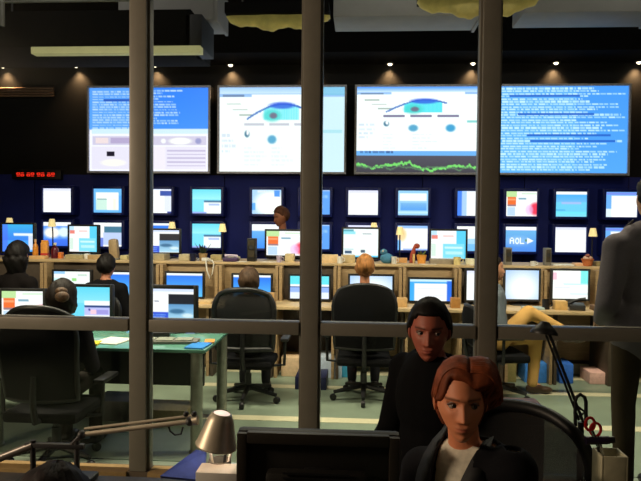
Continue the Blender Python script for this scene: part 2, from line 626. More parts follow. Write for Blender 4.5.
def big_left():
    c = Cv(150, 104, (240, 238, 255))
    c.grad(0, 0, 1, .50, (45, 125, 240), (60, 140, 250))
    c.r(0, 0, .45, .50, (120, 180, 250), .5)
    c.text(.03, .04, .5, .5, 15, (205, 228, 255), .75, .75, 1.0)
    c.text(.5, .03, .9, .45, 13, (200, 225, 255), .85, .1, .8)
    c.r(.12, .135, .48, .16, (40, 90, 190))
    c.r(.02, .49, 1, .545, (205, 230, 250))
    c.r(.03, .58, .98, .68, (205, 198, 225))
    c.r(.18, .6, .5, .66, (180, 165, 205)).r(.05, .6, .16, .66, (235, 215, 220))
    c.e(.62, .63, .02, .028, (245, 245, 250), 1).e(.76, .63, .09, .04, (250, 250, 245), 1).e(.91, .63, .025, .035, (150, 150, 200), 1)
    c.r(.02, .7, .98, .97, (228, 222, 242))
    c.r(.15, .755, .215, .82, (25, 22, 40))
    for k in range(5):
        c.r(.65, .74 + k * .045, .97, .755 + k * .045, (190, 180, 215))
    c.r(.5, .7, .64, .97, (236, 228, 246)).e(.2, .89, .1, .04, (255, 250, 235), .8)
    return c


def eye_page(c, h, sat=1.0):
    """a web page: title bars, an arched eye-like banner, rows of small print and pictures"""
    tl = (int(200 - 120 * sat), int(225 - 75 * sat), 250)
    c.grad(0, 0, 1, .08 * h, tl, (200, 225, 255))
    c.r(0, .08 * h, 1, .12 * h, (150, 190, 240))
    c.r(.26, .085 * h, .8, .115 * h, (245, 250, 255)).r(.03, .09 * h, .2, .115 * h, (90, 110, 150), .7)
    for k in range(3):
        c.r(.06 + .05 * k, (.19 + .065 * k) * h, .17 + .055 * k, (.205 + .065 * k) * h, (170, 185, 180))
    # arch
    for i in range(90):
        t = i / 89
        x = .22 + .44 * t
        y = (.40 - .21 * math.sin(math.pi * (.06 + .66 * t))) * h
        c.r(x, y, x + .012, y + .022 * h, (70, 120, 200), .9)
        if .3 < t < .93:
            c.r(x, y + .02 * h, x + .012, .385 * h, (90, 225, 240), .55 * sat + .2)
    c.e(.5, .21 * h, .1, .04 * h, (50, 90, 220), .8).e(.42, .33 * h, .07, .07 * h, (70, 205, 200), .7).e(.43, .33 * h, .03, .035 * h, (120, 90, 120), .8)
    for k in range(3):
        c.r(.2 + .2 * k, .425 * h, .36 + .2 * k, .45 * h, (120, 115, 150), .85 * sat + .1)
    c.e(.22, .545 * h, .02, .04 * h, (70, 120, 150)).e(.225, .53 * h, .01, .03 * h, WH)
    c.e(.42, .61 * h, .035, .05 * h, (90, 165, 205)).e(.695, .61 * h, .035, .055 * h, (70, 160, 210))
    c.r(.82, .5 * h, .98, .54 * h, (110, 200, 200), .8)
    c.text(.2, .7 * h, .38, .95 * h, 5, (215, 220, 230), .6).text(.42, .7 * h, .62, .95 * h, 5, (215, 220, 230), .6).text(.02, .55 * h, .16, .8 * h, 4, (185, 200, 225), .6)
    return c


def big_mid():
    c = Cv(150, 104, (244, 250, 252))
    eye_page(c, 1.0, .35)
    c.r(.82, .12, 1, 1, (190, 228, 248), .7).r(.82, 0, 1, .1, (120, 190, 225), .8)
    return c


def big_page():
    c = Cv(170, 110, (248, 252, 255))
    eye_page(c, .78, 1.0)
    c.r(0, .745, 1, .8, (110, 175, 240)).text(.03, .75, .5, .79, 1, (40, 70, 130), .7)
    c.grad(0, .80, 1, 1, (84, 82, 96), (66, 64, 74))
    rs = random.Random(4)
    y1, y2 = .9, .93
    for i in range(170):
        x = i / 170
        y1 += rs.uniform(-.013, .013) + (.905 - y1) * .08
        y2 += rs.uniform(-.01, .01) + (.94 - y2) * .1
        c.r(x, y1, x + .01, y1 + .022, (120, 215, 110)).r(x, y2, x + .01, y2 + .014, (95, 130, 100), .8)
    return c


def big_text():
    c = Cv(170, 120, (70, 150, 245))
    c.grad(0, 0, 1, 1, (70, 150, 245), (85, 165, 250))
    c.r(.0, .02, .62, .98, (130, 205, 250), .35)
    c.text(.03, .02, .98, .98, 32, (205, 242, 252), .9, .6, 1.0, .62)
    for y in (.10, .31, .55, .62):
        c.r(.1 + y * .3, y, .6 + y * .5, y + .025, (45, 105, 205))
    return c


def big_screen(px0, px1, cv, label, lip=(1, 1)):
    x0, x1 = X(px0, YV, 130), X(px1, YV, 130)
    W, H = x1 - x0, ztop - zbot
    t = thing('projection_screen', label, 'video screen', ((x0 + x1) / 2, YV, (ztop + zbot) / 2), 0, 'large projection screens on the back wall')
    fw = pw(2.2, YV)
    B().box((0, .1, 0), (W, .16, H), .01).build('cabinet', black, t)
    b = B()
    b.box((0, -.0, H / 2 - fw / 2), (W, .05, fw), .006).box((0, -.0, -H / 2 + fw / 2), (W, .05, fw), .006)
    if lip[0]:
        b.box((-W / 2 + fw / 2, 0, 0), (fw, .05, H - fw * 2), .006)
    if lip[1]:
        b.box((W / 2 - fw / 2, 0, 0), (fw, .05, H - fw * 2), .006)
    b.build('frame', frame_sil, t)
    display(cv, W - fw * (lip[0] + lip[1]), H - 2 * fw, t, y=.004).location.x = fw * (lip[0] - lip[1]) / 2


big_screen(87.5, 210.5, big_left(), 'leftmost large screen, blue text listing above a lavender program window')
big_screen(217.5, 346.5, big_mid(), 'large screen with a pale washed-out web page, second from the left')
big_screen(354.5, 491.5, big_page(), 'large screen with a web page above a dark green-line graph', (1, 0))
big_screen(491.7, 630, big_text(), 'large screen filled with rows of pale text on blue, far right', (0, 1))

# ------------------------------------------------------------------ wall of small monitors
YM = 8.90
zU, zL = Zp(363, 202.6, YM), Zp(412, 238, YM)
bez_navy = mat('navy_monitor_case', (14, 36, 130), 0.4)
xs_l = (42.5, 93, 142.5, 192, 252, 300.5, 348.5, 398.5, 458, 507, 556.8, 607)
up = [(c_white, 'blank white picture'), (c_window, 'pale window on a light blue desktop'), (c_popup, 'white page and dark blue pop-up'),
      (c_cyan_win, 'white window low on a cyan desktop'), (c_pale, 'glaring pale picture with blue corners'), (c_blue, 'mostly blue text page'),
      (c_white, 'plain white picture'), (c_band, 'white panel over a light blue band'), (c_left, 'blue strip left of a white page'),
      (c_page, 'orange block and red blob on a white page'), (c_stripe, 'white bar over cyan stripes'), (c_win2, 'white window in a blue border')]
low = [(c_map, 'white cloud shapes on blue'), (c_teal, 'dark teal box on a pale page'), (c_bluebar, 'white bar above blue, half hidden'),
       (c_cyan_win, 'cyan and white page behind a small plant'), (c_topwhite, 'white strip above plain blue'), (c_blue, 'blue page beside the middle mullion'),
       (c_white, 'white page mostly hidden by a desk monitor'), (c_peach, 'peach glow at its left edge'), (c_whiteblue, 'white upper half and light blue lower half'),
       (c_logo, 'white AOL logo on blue'), (c_white, 'blank white page between speaker and lamp'), (c_win2, 'picture partly hidden by the standing man')]
rank = ['first', 'second', 'third', 'fourth', 'fifth', 'sixth', 'seventh', 'eighth', 'ninth', 'tenth', 'eleventh', 'twelfth']
for row, z, items in (('upper', zU, up), ('lower', zL, low)):
    for i, (fn, what) in enumerate(items):
        W = pw(29.3, YM)
        H = pw(24.2, YM)
        xc = X(xs_l[i] + 14.6, YM, 203)
        t = thing('wall_monitor', f'wall monitor with {what}, {rank[i]} in {row} row', 'monitor', (xc, YM, z), 0, f'small monitors in the {row} row on the back wall')
        mg = .045
        b = B()
        b.box((0, .115, 0), (W + 2 * mg, .21, H + 2 * mg), .02)
        b.build('case', bez_navy, t)
        b = B()
        for s in (-1, 1):
            b.box((s * (W / 2 + mg * .45), -.004, 0), (mg * .8, .03, H + mg * 1.7), .008)
            b.box((0, -.004, s * (H / 2 + mg * .45)), (W, .03, mg * .8), .008)
        b.build('bezel', bez_navy, t)
        display(fn(), W, H, t, y=.004)

# ------------------------------------------------------------------ downlights, clock, grille
spot_emit = mat('downlight_bulb', (255, 235, 200), 0.4, emit=(255, 236, 205), estr=6)
dl_label = ['at the far left edge', 'above the dark wall left of the screens', 'above the leftmost large screen', 'above the pale web page screen',
            'behind the middle mullion', 'above the web page with graph, left one', 'above the web page with graph, beside the right mullion', 'above the blue text screen', 'at the far right edge']
for px, lb in zip((2.5, 76, 155, 230.5, 311, 390, 473, 556, 639), dl_label):
    p = P(px, 64 + (px - 320) * .004, 9.0)
    t = thing('downlight', f'small round downlight in the soffit {lb}', 'downlight', (p.x, 9.0, SOFZ), 0, 'downlights in a row over the video wall')
    B().lathe([(.062, .0), (.066, -.018), (.055, -.03), (.045, -.03), (.04, -.004), (0.0, -.004)], n=18).build('ring', dark_grey, t)
    B().ell((0, 0, -.028), (.03, .03, .024), 14, 8).build('bulb', spot_emit, t)
    l = bpy.data.lights.new('downlight_source', 'SPOT')
    l.energy = 30
    l.color = (1.0, .58, .27)
    l.spot_size = math.radians(104)
    l.spot_blend = 1.0
    l.shadow_soft_size = .03
    lo = bpy.data.objects.new('downlight_source', l)
    col.objects.link(lo)
    lo.parent = t
    lo.location = (0, .055, -.06)
    lo.rotation_euler = (math.radians(6), 0, 0)

p = P(36, 174.5, 9.0)
t = thing('led_clock', 'long black wall display with four groups of red glowing digits', 'clock', (p.x, 9.0, p.z))
B().box((0, .055, 0), (pw(52, 9), .1, pw(10, 9)), .01).build('case', black, t)
red_led = mat('red_led', (200, 30, 20), .5, emit=(255, 50, 30), estr=.8)
for g in range(4):
    b = B()
    for k in range(2):
        xx = -.27 + g * .155 + k * .062
        for s in ((0, .022), (0, 0), (0, -.022)):
            b.box((xx, -.002, s[1]), (.04, .012, .012))
        for sx in (-.02, .02):
            b.box((xx + sx, -.002, .011 - .022 * ((g + k) % 2)), (.012, .012, .022))
    b.build('digit', red_led, t)

t = thing('wall_grille', 'pale louvred grille high on the dark wall at left', 'vent', P(24, 92, 9.08))
for k in range(4):
    B().box((0, 0, .055 - k * .036), (pw(62, 9.1), .05, .022), .004, rot=(.5, 0, 0)).build('slat', mat('grille_metal', (150, 120, 100), .6), t)
B().box((0, .028, 0), (pw(64, 9.1), .012, .17)).build('backing', black, t)

# ------------------------------------------------------------------ overhead ducts and fabric swags
t = thing('hanging_duct', 'long black hanging duct with a self-glowing yellowish lower lip', 'duct', (0, 6.0, 0))
xa, xb = X(-60, 6), X(190, 6)
zb_, zt_ = Zp(100, 47, 6), Zp(100, 10, 6)
clip_box(B(), xa, xb, 0, .8, zb_, zt_, .01).build('body', ceil_m, t)
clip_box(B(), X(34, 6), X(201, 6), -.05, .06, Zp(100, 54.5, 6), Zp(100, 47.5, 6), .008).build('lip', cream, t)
clip_box(B(), X(184, 6), X(201, 6), .0, .5, zb_, Zp(100, 15, 6), .01).build('end_plate', mat('dull_duct_end', (40, 40, 44), .6), t)
for dx in (-2.4, -.6):
    B().tube([(xb + dx + .4, .4, zt_ - .02), (xb + dx + .4, .4, 4.8)], .01, 8).build('hanger_rod', dark_grey, t)
for a, b_, lb, yb in ((118, 217, 'grey ceiling duct section at top left, above the hanging black duct', 18.5), (331, 480, 'grey ceiling duct section at the top, right of the middle mullion', 17), (520, 660, 'dim grey ceiling duct section at the top right corner', 15)):
    t = thing('ceiling_duct', lb, 'duct', (0, 6.3, 0), 0, 'grey duct sections under the ceiling')
    z0 = Zp(320, yb, 6.3)
    clip_box(B(), X(a, 6.3), X(b_, 6.3), 0, .5, z0, z0 + .34, .012).build('casing', ceil_grey, t)
    B().box((X(b_, 6.3) - .02, .25, z0 + .17), (.03, .53, .37), .004).build('flange', ceil_grey, t)
    B().tube([((X(a, 6.3) + X(b_, 6.3)) / 2, .25, z0 + .33), ((X(a, 6.3) + X(b_, 6.3)) / 2, .25, 4.8)], .01, 8).build('hanger_rod', dark_grey, t)
yel = mat('glowing_yellow_fabric', (215, 196, 120), .8, var=.25, scale=7, emit=(215, 190, 105), estr=.10)  # weak emission stands in for light caught by the hung fabric
for a, b_, yt, yb, lb in ((226, 328, 17, 31, 'long swag with black top and yellow fabric underside beside middle mullion'), (414, 534, 3, 21, 'wide swag of yellow gathered fabric behind the right mullion')):
    Yd = 5.9
    zt2, zb2 = Zp(320, yt, Yd), Zp(320, yb, Yd)
    x0, x1 = X(a, Yd), X(b_, Yd)
    t = thing('fabric_swag', lb, 'lamp', ((x0 + x1) / 2, Yd, 0), 0, 'yellow fabric swags under the ceiling')
    W = x1 - x0
    vs, fs = [], []
    n, k = 40, 10
    for i in range(n + 1):
        u = i / n
        prof = min(1.0, (math.sin(math.pi * min(max(u, .0), 1)) ** .45)) * (.86 + .14 * math.sin(u * 19))
        for j in range(k + 1):
            a_ = math.pi * j / k
            vs.append((-W / 2 + W * u, -.09 * math.cos(a_) * (.6 + .4 * prof), zt2 - (zt2 - zb2) * math.sin(a_) * prof * (1 + .05 * math.sin(u * 60))))
    for i in range(n):
        for j in range(k):
            q = i * (k + 1) + j
            fs.append((q, q + 1, q + k + 2, q + k + 1))
    B().add(vs, fs).build('fabric', yel, t)
    B().box((0, 0, zt2 + .05), (W * .99, .3, .10), .01).build('housing', ceil_m, t)
    for s in (-.35, .35):
        B().tube([(s * W, 0, zt2 + .09), (s * W, 0, 4.8)], .008, 8).build('cable', dark_grey, t)
t = thing('conduit_pipe', 'thin grey conduit with a drop at the top left corner', 'pipe', (0, 5.6, 0))
B().tube([(X(-30, 5.6), 0, Zp(3, 2, 5.6)), (X(130, 5.6), 0, Zp(3, 2, 5.6))], .012, 8).build('run', grey_pl, t)
B().tube([(X(3.5, 5.6), 0, Zp(3, 26, 5.6)), (X(3.5, 5.6), 0, 4.8)], .022, 8).build('drop', grey_pl, t)

# ------------------------------------------------------------------ consoles
LZ, DZ = 1.15, .745                          # ledge and desk heights
YD0, YD1, YL1 = 6.30, 6.92, 7.55
cx0, cx1 = -5.3, 4.4
tag(clip_box(B(), cx0, cx1, YD0, YD1 - .03, DZ - .035, DZ, .008).build('console_worktop', wood_l), 'long light wooden worktop along the row of consoles', 'worktop')
tag(clip_box(B(), cx0, cx1, YD1 - .05, YL1, LZ - .03, LZ, .008).build('console_ledge', wood_l), 'long raised wooden ledge above the consoles, crowded with small things', 'ledge')
edges = [cx0, X(-60, YD1), X(51.2, YD1), X(164.5, YD1), X(222, YD1), X(281, YD1), X(338, YD1), X(402, YD1), X(456, YD1), X(494.6, YD1), X(539.6, YD1), X(594, YD1), X(642, YD1), cx1]
panel_dark = mat('console_panel_dark', (74, 62, 50), .6)
unit_lb = ['beyond the left frame edge', 'behind the seated person at far left', 'behind the person in black by the left mullion', 'right of the left mullion, below a hanging cable',
           'behind the brown-haired head', 'straddling the middle mullion', 'behind the blond head', 'behind the dark-haired man with the raised face', 'just left of the right mullion',
           'just right of the right mullion, beside the tan trousers', 'second from right with telephone and paper tray', 'left of the standing man', 'beyond the standing man at right']
for i, (a, b_) in enumerate(zip(edges[:-1], edges[1:])):
    t = thing('console_unit', f'wooden console unit {unit_lb[i]}', 'console', ((a + b_) / 2, YD1, 0), 0, 'console units in a row')
    W = b_ - a
    B().box((0, .0, (LZ - .03 + .1) / 2 + .02), (W - .012, .03, LZ - .17), .003).build('back_panel', panel_dark if i in (0, 1, 2, 5, 8) else wood, t)
    for s in (-1, 1):
        B().box((s * (W / 2 - .022), -.10, (DZ + LZ - .03) / 2), (.034, .16, LZ - .03 - DZ - .003), .003).build('fin', wood, t)
        B().box((s * (W / 2 - .022), -.30, (DZ - .035) / 2), (.03, .52, DZ - .037), .003).build('side_panel', wood if i % 2 else panel_dark, t)
    B().box((0, -.02, .05), (W - .08, .05, .1), .003).build('plinth', mat('plinth_paint', (214, 206, 180), .5), t)
    B().box((0, .30, (LZ - .03) / 2), (W - .02, .5, LZ - .034), .003).build('rear_cabinet', panel_dark, t)


def desk_monitor(label, px0, px1, py0, py1, Y, base_z, cv, rz=0.0, bez=.022, name='desk_monitor', group=None, bm=black, turn=0):
    c = P((px0 + px1) / 2, (py0 + py1) / 2, Y)
    W, H = pw(px1 - px0, Y), pw(py1 - py0, Y)
    zb_ = c.z - H / 2
    short = max(0, base_z + bez + .012 - zb_)          # the case must clear the surface it stands on
    H -= short
    c.z += short / 2
    t = thing(name, label, 'monitor', (c.x, Y, base_z), rz, group)
    zc = c.z - base_z
    b = B()
    b.box((0, .03, zc), (W + 2 * bez - .004, .045, H + 2 * bez - .004), .01)
    b.box((0, .07, zc), (W * .6, .06, H * .6), .02)
    b.build('housing', bm, t)
    b = B()
    for s in (-1, 1):
        b.box((s * (W / 2 + bez / 2), 0, zc), (bez, .02, H + 2 * bez), .004)
        b.box((0, 0, zc + s * (H / 2 + bez / 2)), (W, .02, bez), .004)
    b.build('bezel', bm, t)
    lowz = max(.03, zc - H / 2)
    B().box((0, .085, (lowz + .06) / 2), (.06, .025, lowz + .05), .006).build('stand_neck', bm, t)
    B().lathe([(0, 0), (.105, 0), (.105, .006), (.09, .014), (0, .014)], (0, .06, 0), 20).build('stand_base', bm, t)
    if cv is not None:
        display(cv, W, H, t, y=-.002, zc=zc)
    return t


G1 = 'monitors standing on the console worktop'
YC = 6.70
for a, b_, y0, y1, fn, lb in (
        (-14, 29, 279, 309, c_desk, 'console monitor with blue picture at the far left edge'),
        (53, 91, 271, 303, c_green, 'console monitor with pale page and green mark, between two seated people'),
        (110, 150, 272, 304, c_bluebar, 'console monitor with blue picture half behind the left mullion'),
        (166, 203, 273, 306, c_bluebar, 'console monitor with white bar over blue, above the glass table monitor'),
        (233, 271, 275, 307, c_bluebar, 'console monitor with blue picture behind the brown-haired head'),
        (290, 329, 276, 309, c_split, 'console monitor in cyan and white bands behind the middle mullion'),
        (350, 392, 276, 308, c_softwhite, 'console monitor with pale lavender bar behind the blond person'),
        (410, 451, 279.5, 313, c_cyanwin, 'console monitor with white window in cyan border above the dark-haired man'),
        (467, 492, 271, 300, c_white, 'console monitor with white picture behind the right mullion'),
        (506, 538, 270.5, 299, c_softwhite, 'console monitor with soft white glow, beside the seated person in tan trousers'),
        (553.5, 587, 271, 298.5, c_pinkcyan, 'console monitor with white page and cyan corner, nearest the standing man')):
    desk_monitor(lb, a, b_, y0, y1, YC, DZ, fn(), group=G1, bm=(dark_grey if a > 480 else black))
G2 = 'monitors standing on the raised ledge'
YE = 7.22
for a, b_, y0, y1, fn, lb, ry in (
        (1.5, 34, 224, 252, c_desk, 'ledge monitor with blue desktop behind the long-haired person at far left', 0),
        (68, 98.5, 226, 252, c_cyanpage, 'ledge monitor with white page and cyan windows, left of the left mullion', -.1),
        (143, 179.5, 230, 252.5, c_photo, 'ledge monitor with dark photo on white, just right of the left mullion', .05),
        (266, 304, 231, 255.5, c_page, 'ledge monitor with orange and red page below the standing person', -.08),
        (343.5, 378, 229, 257, c_form, 'ledge monitor with white form page above the blond head', 0),
        (431.5, 465, 231, 258.5, c_cyanpage, 'ledge monitor with red block and cyan window beside the flower pot', -.08)):
    desk_monitor(lb, a, b_, y0, y1, YE, LZ, fn(), rz=ry, group=G2)

# ------------------------------------------------------------------ glass table with three monitors
GT = .725
TY0, TY1, TX0, TX1 = 4.18, 5.14, -3.3, X(205, 4.18, 352)
t = thing('glass_table', 'long glass-topped table with green edge and steel post legs', 'table', (0, 0, 0))
gtop = mat('green_table_glass', (96, 150, 132), .12, var=.05, scale=3, spec=.6)
clip_box(B(), TX0, TX1, TY0, TY1, GT - .022, GT, .004).build('top', gtop, t)
for lx in (TX1 - .075, TX0 + .75, TX0 + .1):
    for ly in (TY0 + .07, TY1 - .1):
        b = B()
        b.lathe([(.05, 0), (.05, .015), (.042, .02), (.042, GT - .04), (.055, GT - .035), (.055, GT - .022)], (lx, ly, 0), 18)
        b.build('leg', steel, t)
clip_box(B(), TX0 + .2, TX1 - .14, TY0 + .52, TY0 + .56, .34, GT - .06, .005).build('modesty_panel', black, t)
clip_box(B(), TX0 + .2, TX1 - .1, TY0 + .58, TY0 + .78, GT - .12, GT - .045, .005).build('cable_tray', black, t)
G3 = 'monitors standing on the glass table'
desk_monitor('glass table monitor with orange and red web page at the far left', 1, 44, 290.5, 323, 4.85, GT, c_page(), group=G3, rz=.05)
desk_monitor('glass table monitor with cyan desktop and lavender window', 70, 111, 286.5, 319.5, 4.85, GT, c_lavwin(), group=G3)
desk_monitor('glass table monitor with black photo on white, in black bezel right of left mullion', 147, 194.5, 288.5, 322, 4.80, GT, c_photo(), group=G3, bez=.03)


def slab(name, label, cat, c, s, rz, m_, bev=.003, group=None):
    o = B().box((0, 0, s[2] / 2), s, bev).build(name, m_)
    o.location = c
    o.rotation_euler = (0, 0, rz)
    return tag(o, label, cat, group)


def keyboard(label, c, rz, m_=grey_pl):
    t = thing('keyboard', label, 'keyboard', c, rz)
    B().box((0, 0, .012), (.44, .15, .02), .006).build('case', m_, t)
    for r_ in range(4):
        for q in range(3):
            B().box((-.15 + q * .135, -.05 + r_ * .03, .026), (.12, .022, .009), .003).build('key_row', mat('key_caps', (160, 165, 150), .6), t)


keyboard('grey keyboard lying on the glass table right of the left mullion', (X(167, 4.4, 345), 4.42, GT), .1)
t = thing('desk_telephone', 'dark desk telephone with pale handset on the glass table', 'telephone', (X(156, 4.55, 338), 4.62, GT), .2)
B().box((0, 0, .038), (.17, .19, .05), .012, rot=(.12, 0, 0)).build('body', dark_grey, t)
B().tube([(-.06, -.07, .06), (-.055, -.02, .075), (-.055, .04, .075), (-.06, .08, .06)], [.022, .015, .015, .022], 10).build('handset', white_p, t)
slab('folder', 'bright blue folder on the corner of the glass table', 'folder', (X(199, 4.32, 347), 4.30, GT), (.13, .2, .012), -.1, mat('bright_blue_card', (50, 140, 225), .5))
slab('notepad', 'orange notepad beside the blue folder on the glass table', 'notepad', (X(207, 4.40, 345), 4.48, GT), (.07, .12, .01), .2, mat('orange_card', (225, 150, 70), .6))
slab('yellow_pad', 'yellow pad on the glass table left of the left mullion', 'notepad', (X(93, 4.3, 346), 4.30, GT), (.09, .13, .014), .15, mat('yellow_card', (225, 200, 40), .6))
slab('paper_stack', 'loose white papers on the glass table beside the left mullion', 'papers', (X(112, 4.4, 346), 4.42, GT), (.2, .24, .008), -.2, white_p)
b = B().poly([(-.07, 0), (.06, 0), (.0, .17)], .012).build('yellow_sign', mat('yellow_green_card', (190, 190, 40), .6))
b.location = (X(5, 4.5, 340), 4.4, GT)
tag(b, 'yellow triangular card standing on the glass table at far left', 'card')
slab('purple_magazine', 'purple magazine at the back of the glass table near its corner', 'magazine', (X(206, 4.9, 335), 4.95, GT), (.2, .24, .012), .3, mat('purple_print', (110, 80, 140), .5, var=.4))
for dx, hh, lb, cc in ((X(165, 4.9, 396), .1, 'low pale box on the floor under the glass table', (150, 138, 100)), (X(118, 4.9, 398), .16, 'grey computer case lying under the glass table', (70, 72, 70))):
    slab('floor_box', lb, 'box', (dx, 5.0, 0), (.38, .3, hh), 0, mat(f'floor_box_{hh}', cc, .6))

# ------------------------------------------------------------------ things on the ledge
LX = lambda px, Y=7.2: X(px, Y, 262)


def lamp(label, px, py, Y, base_z, power=0.0):
    p = P(px, py, Y)
    t = thing('shade_lamp', label, 'lamp', (p.x, Y, base_z), 0, 'small shaded lamps along the ledge')
    h = p.z - base_z
    B().lathe([(0, 0), (.06, 0), (.06, .01), (.015, .02), (0, .02)], n=16).build('base', black, t)
    B().tube([(0, .02, .015), (0, .02, h * .7), (0, 0, h + .04)], .008, 8).build('stem', black, t)
    B().lathe([(.048, -.045), (.03, .05), (.027, .05), (.045, -.045)], (0, 0, h), 18).build('shade', mat('cream_lamp_shade', (245, 225, 165), .7, emit=(255, 226, 160), estr=.55), t)
    return t


lamp('small lamp with cream shade beside the standing man', 593, 232.5, 7.35, LZ)
lamp('small lamp with glowing shade right of the cyan wall monitor', 222.5, 228, 7.35, LZ)
lamp('small lamp peeking over the ledge monitor right of left mullion', 172, 226, 7.47, LZ)
lamp('small lamp behind the top of the far left ledge monitor', 9.5, 222, 7.40, LZ)
lamp('small lamp before the cloud picture at left', 52, 223, 7.45, LZ)
lamp('small lamp at the top right of the white form monitor', 374, 227, 7.40, LZ)
lamp('small lamp at the left edge of the peach wall monitor', 400, 231, 7.42, LZ)


def speaker(label, px, w_, h_, m_, rz=0):
    t = thing('speaker', label, 'speaker', (LX(px, 7.05), 7.05, LZ), rz, 'small loudspeakers on the ledge')
    B().box((0, 0, h_ / 2), (w_, .1, h_), .008).build('cabinet', m_, t)
    B().box((0, -.05, h_ * .55), (w_ * .72, .012, h_ * .72), .004).build('grille', mat('speaker_grille', (62, 54, 38), .8), t)
    b = B().lathe([(.0, 0), (w_ * .22, 0), (w_ * .26, .006), (w_ * .3, .006)], (0, -.058, h_ * .6), 16, rot=(math.pi / 2, 0, 0))
    b.build('cone', dark_grey, t)


speaker('grey loudspeaker in front of the logo monitor', 507.5, .075, .19, grey_pl)
speaker('grey loudspeaker left of the blank white wall monitor', 547, .068, .19, grey_pl)
speaker('black loudspeaker left of the orange and red ledge monitor', 252, .10, .26, black)


def bottle(label, px, h, r, m_, capm=white_p, Y=7.08):
    t = thing('bottle', label, 'bottle', (LX(px, Y), Y, LZ))
    B().lathe([(0, 0), (r, 0), (r, h * .55), (r * .8, h * .68), (r * .35, h * .78), (r * .35, h * .86), (0, h * .86)], n=16).build('body', m_, t)
    B().lathe([(0, h * .85), (r * .42, h * .85), (r * .42, h), (0, h)], n=14).build('cap', capm, t)


bottle('amber bottle beside the orange juice carton', 35.5, .22, .032, mat('amber_liquid', (235, 150, 50), .3), mat('peach_cap', (240, 190, 140), .5))
bottle('dark red bottle with white cap right of the orange carton', 55, .18, .042, mat('dark_red_liquid', (90, 14, 30), .3))
t = thing('juice_carton', 'bright orange carton with red base on the ledge', 'carton', (LX(45, 7.12), 7.12, LZ), .2)
B().box((0, 0, .085), (.075, .075, .17), .004).build('body', mat('orange_carton', (245, 165, 70), .5), t)
B().box((0, 0, .03), (.079, .079, .06), .003).build('label_band', mat('red_label', (200, 50, 35), .5), t)
B().poly([(-.037, 0), (.037, 0), (.0, .04)], .075, 'x', (0, 0, .168)).build('gable', mat('orange_carton', (0, 0, 0)), t)
slab('orange_box', 'small orange box right of the dark red bottle', 'box', (LX(64.5), 7.1, LZ), (.05, .06, .07), 0, mat('orange_box', (240, 130, 50), .5))
slab('peach_tray', 'peach tray in front of the orange carton', 'tray', (LX(38, 6.95), 6.97, LZ), (.18, .1, .035), 0, mat('peach_tray', (235, 190, 130), .5))
for px, s, lb, cc in ((77, (.2, .2, .05), 'beige paper stack under the cyan page monitor', (180, 165, 125)), (87.5, (.05, .06, .06), 'small white cube beside the beige paper stack', (240, 240, 240)),
                      (97, (.16, .14, .05), 'flat beige box left of the tall beige stand', (190, 160, 115)), (127, (.09, .16, .05), 'cream box against the left mullion', (200, 190, 140)),
                      (160, (.17, .17, .07), 'beige box under the dark photo monitor', (170, 158, 128)), (186, (.12, .16, .07), 'pale box near the potted plant', (190, 178, 145)),
                      (231, (.14, .1, .04), 'flat white book under the glowing lamp', (240, 232, 205)), (213.5, (.12, .1, .06), 'cream paper pile in front of the lamp', (190, 176, 125)),
                      (290, (.1, .14, .09), 'cream box left of the middle mullion', (215, 195, 150)), (329, (.2, .16, .085), 'peach box just right of the middle mullion', (225, 195, 150)),
                      (348, (.15, .16, .085), 'cream box behind the blond head', (200, 178, 135)), (399, (.2, .14, .05), 'orange-brown tray beside the blue plush toy', (215, 160, 100)),
                      (442, (.27, .16, .055), 'long grey keyboard box under the red block monitor', (150, 138, 120)), (470, (.1, .16, .06), 'pale paper pile against the right mullion', (225, 220, 190)),
                      (562, (.22, .14, .012), 'thin white paper sheaf near the right loudspeaker', (235, 235, 228)), (600, (.14, .14, .05), 'olive box in front of the lamp beside the standing man', (140, 125, 85)),
                      (578, (.1, .1, .03), 'peach card stack left of the orange basket', (235, 190, 150))):
    slab('ledge_box', lb, 'box', (LX(px, 7.06), {231: 7.22, 213.5: 7.20, 399: 7.2}.get(px, 7.06), LZ), s, random.Random(px).uniform(-.1, .1), mat(f'ledge_box_{px}', cc, .6))
for px, lb, cc, r_, h_ in ((146, 'white mug on the ledge just right of the left mullion', (230, 228, 220), .036, .09), (193, 'dark blue mug between two pale boxes on the ledge', (30, 34, 60), .036, .085),
                       (279, 'small lilac cup under the orange and red ledge monitor', (190, 175, 200), .03, .07), (340, 'white cup right of the peach box on the ledge', (235, 232, 225), .032, .075),
                       (457, 'yellowish cup right of the red block monitor stand', (235, 215, 150), .04, .085), (394, 'white cup between the blue plush toy and the red figure', (225, 222, 215), .03, .08),
                       (533, 'low white cup between the two grey loudspeakers', (225, 225, 222), .03, .05), (132, 'olive cup half behind the left mullion', (150, 140, 90), .034, .08)):
    t = thing('mug', lb, 'mug', (LX(px, 6.92), 6.915, LZ))
    B().lathe([(0, 0), (r_ * .9, 0), (r_, h_), (r_ * .9, h_), (r_ * .8, .008), (0, .008)], n=18).build('cup', mat(f'mug_{px}', cc, .35), t)
    B().tube([(r_ * .95, 0, h_ * .82), (r_ * 1.6, 0, h_ * .75), (r_ * 1.6, 0, h_ * .35), (r_ * .93, 0, h_ * .25)], .005, 8).build('handle', mat(f'mug_{px}', cc), t)
for px, lb, rz_ in ((268, 'loose white sheet at the ledge front below the standing person', .2), (240, 'loose white sheet right of the purple telephone', -.3), (428, 'white sheet in front of the orange flower pot', .1), (478, 'white sheet half behind the right mullion on the ledge', .15)):
    slab('paper_sheet', lb, 'paper', (LX(px, 6.92), 6.925, LZ), (.18, .06, .004), rz_, white_p, .001)
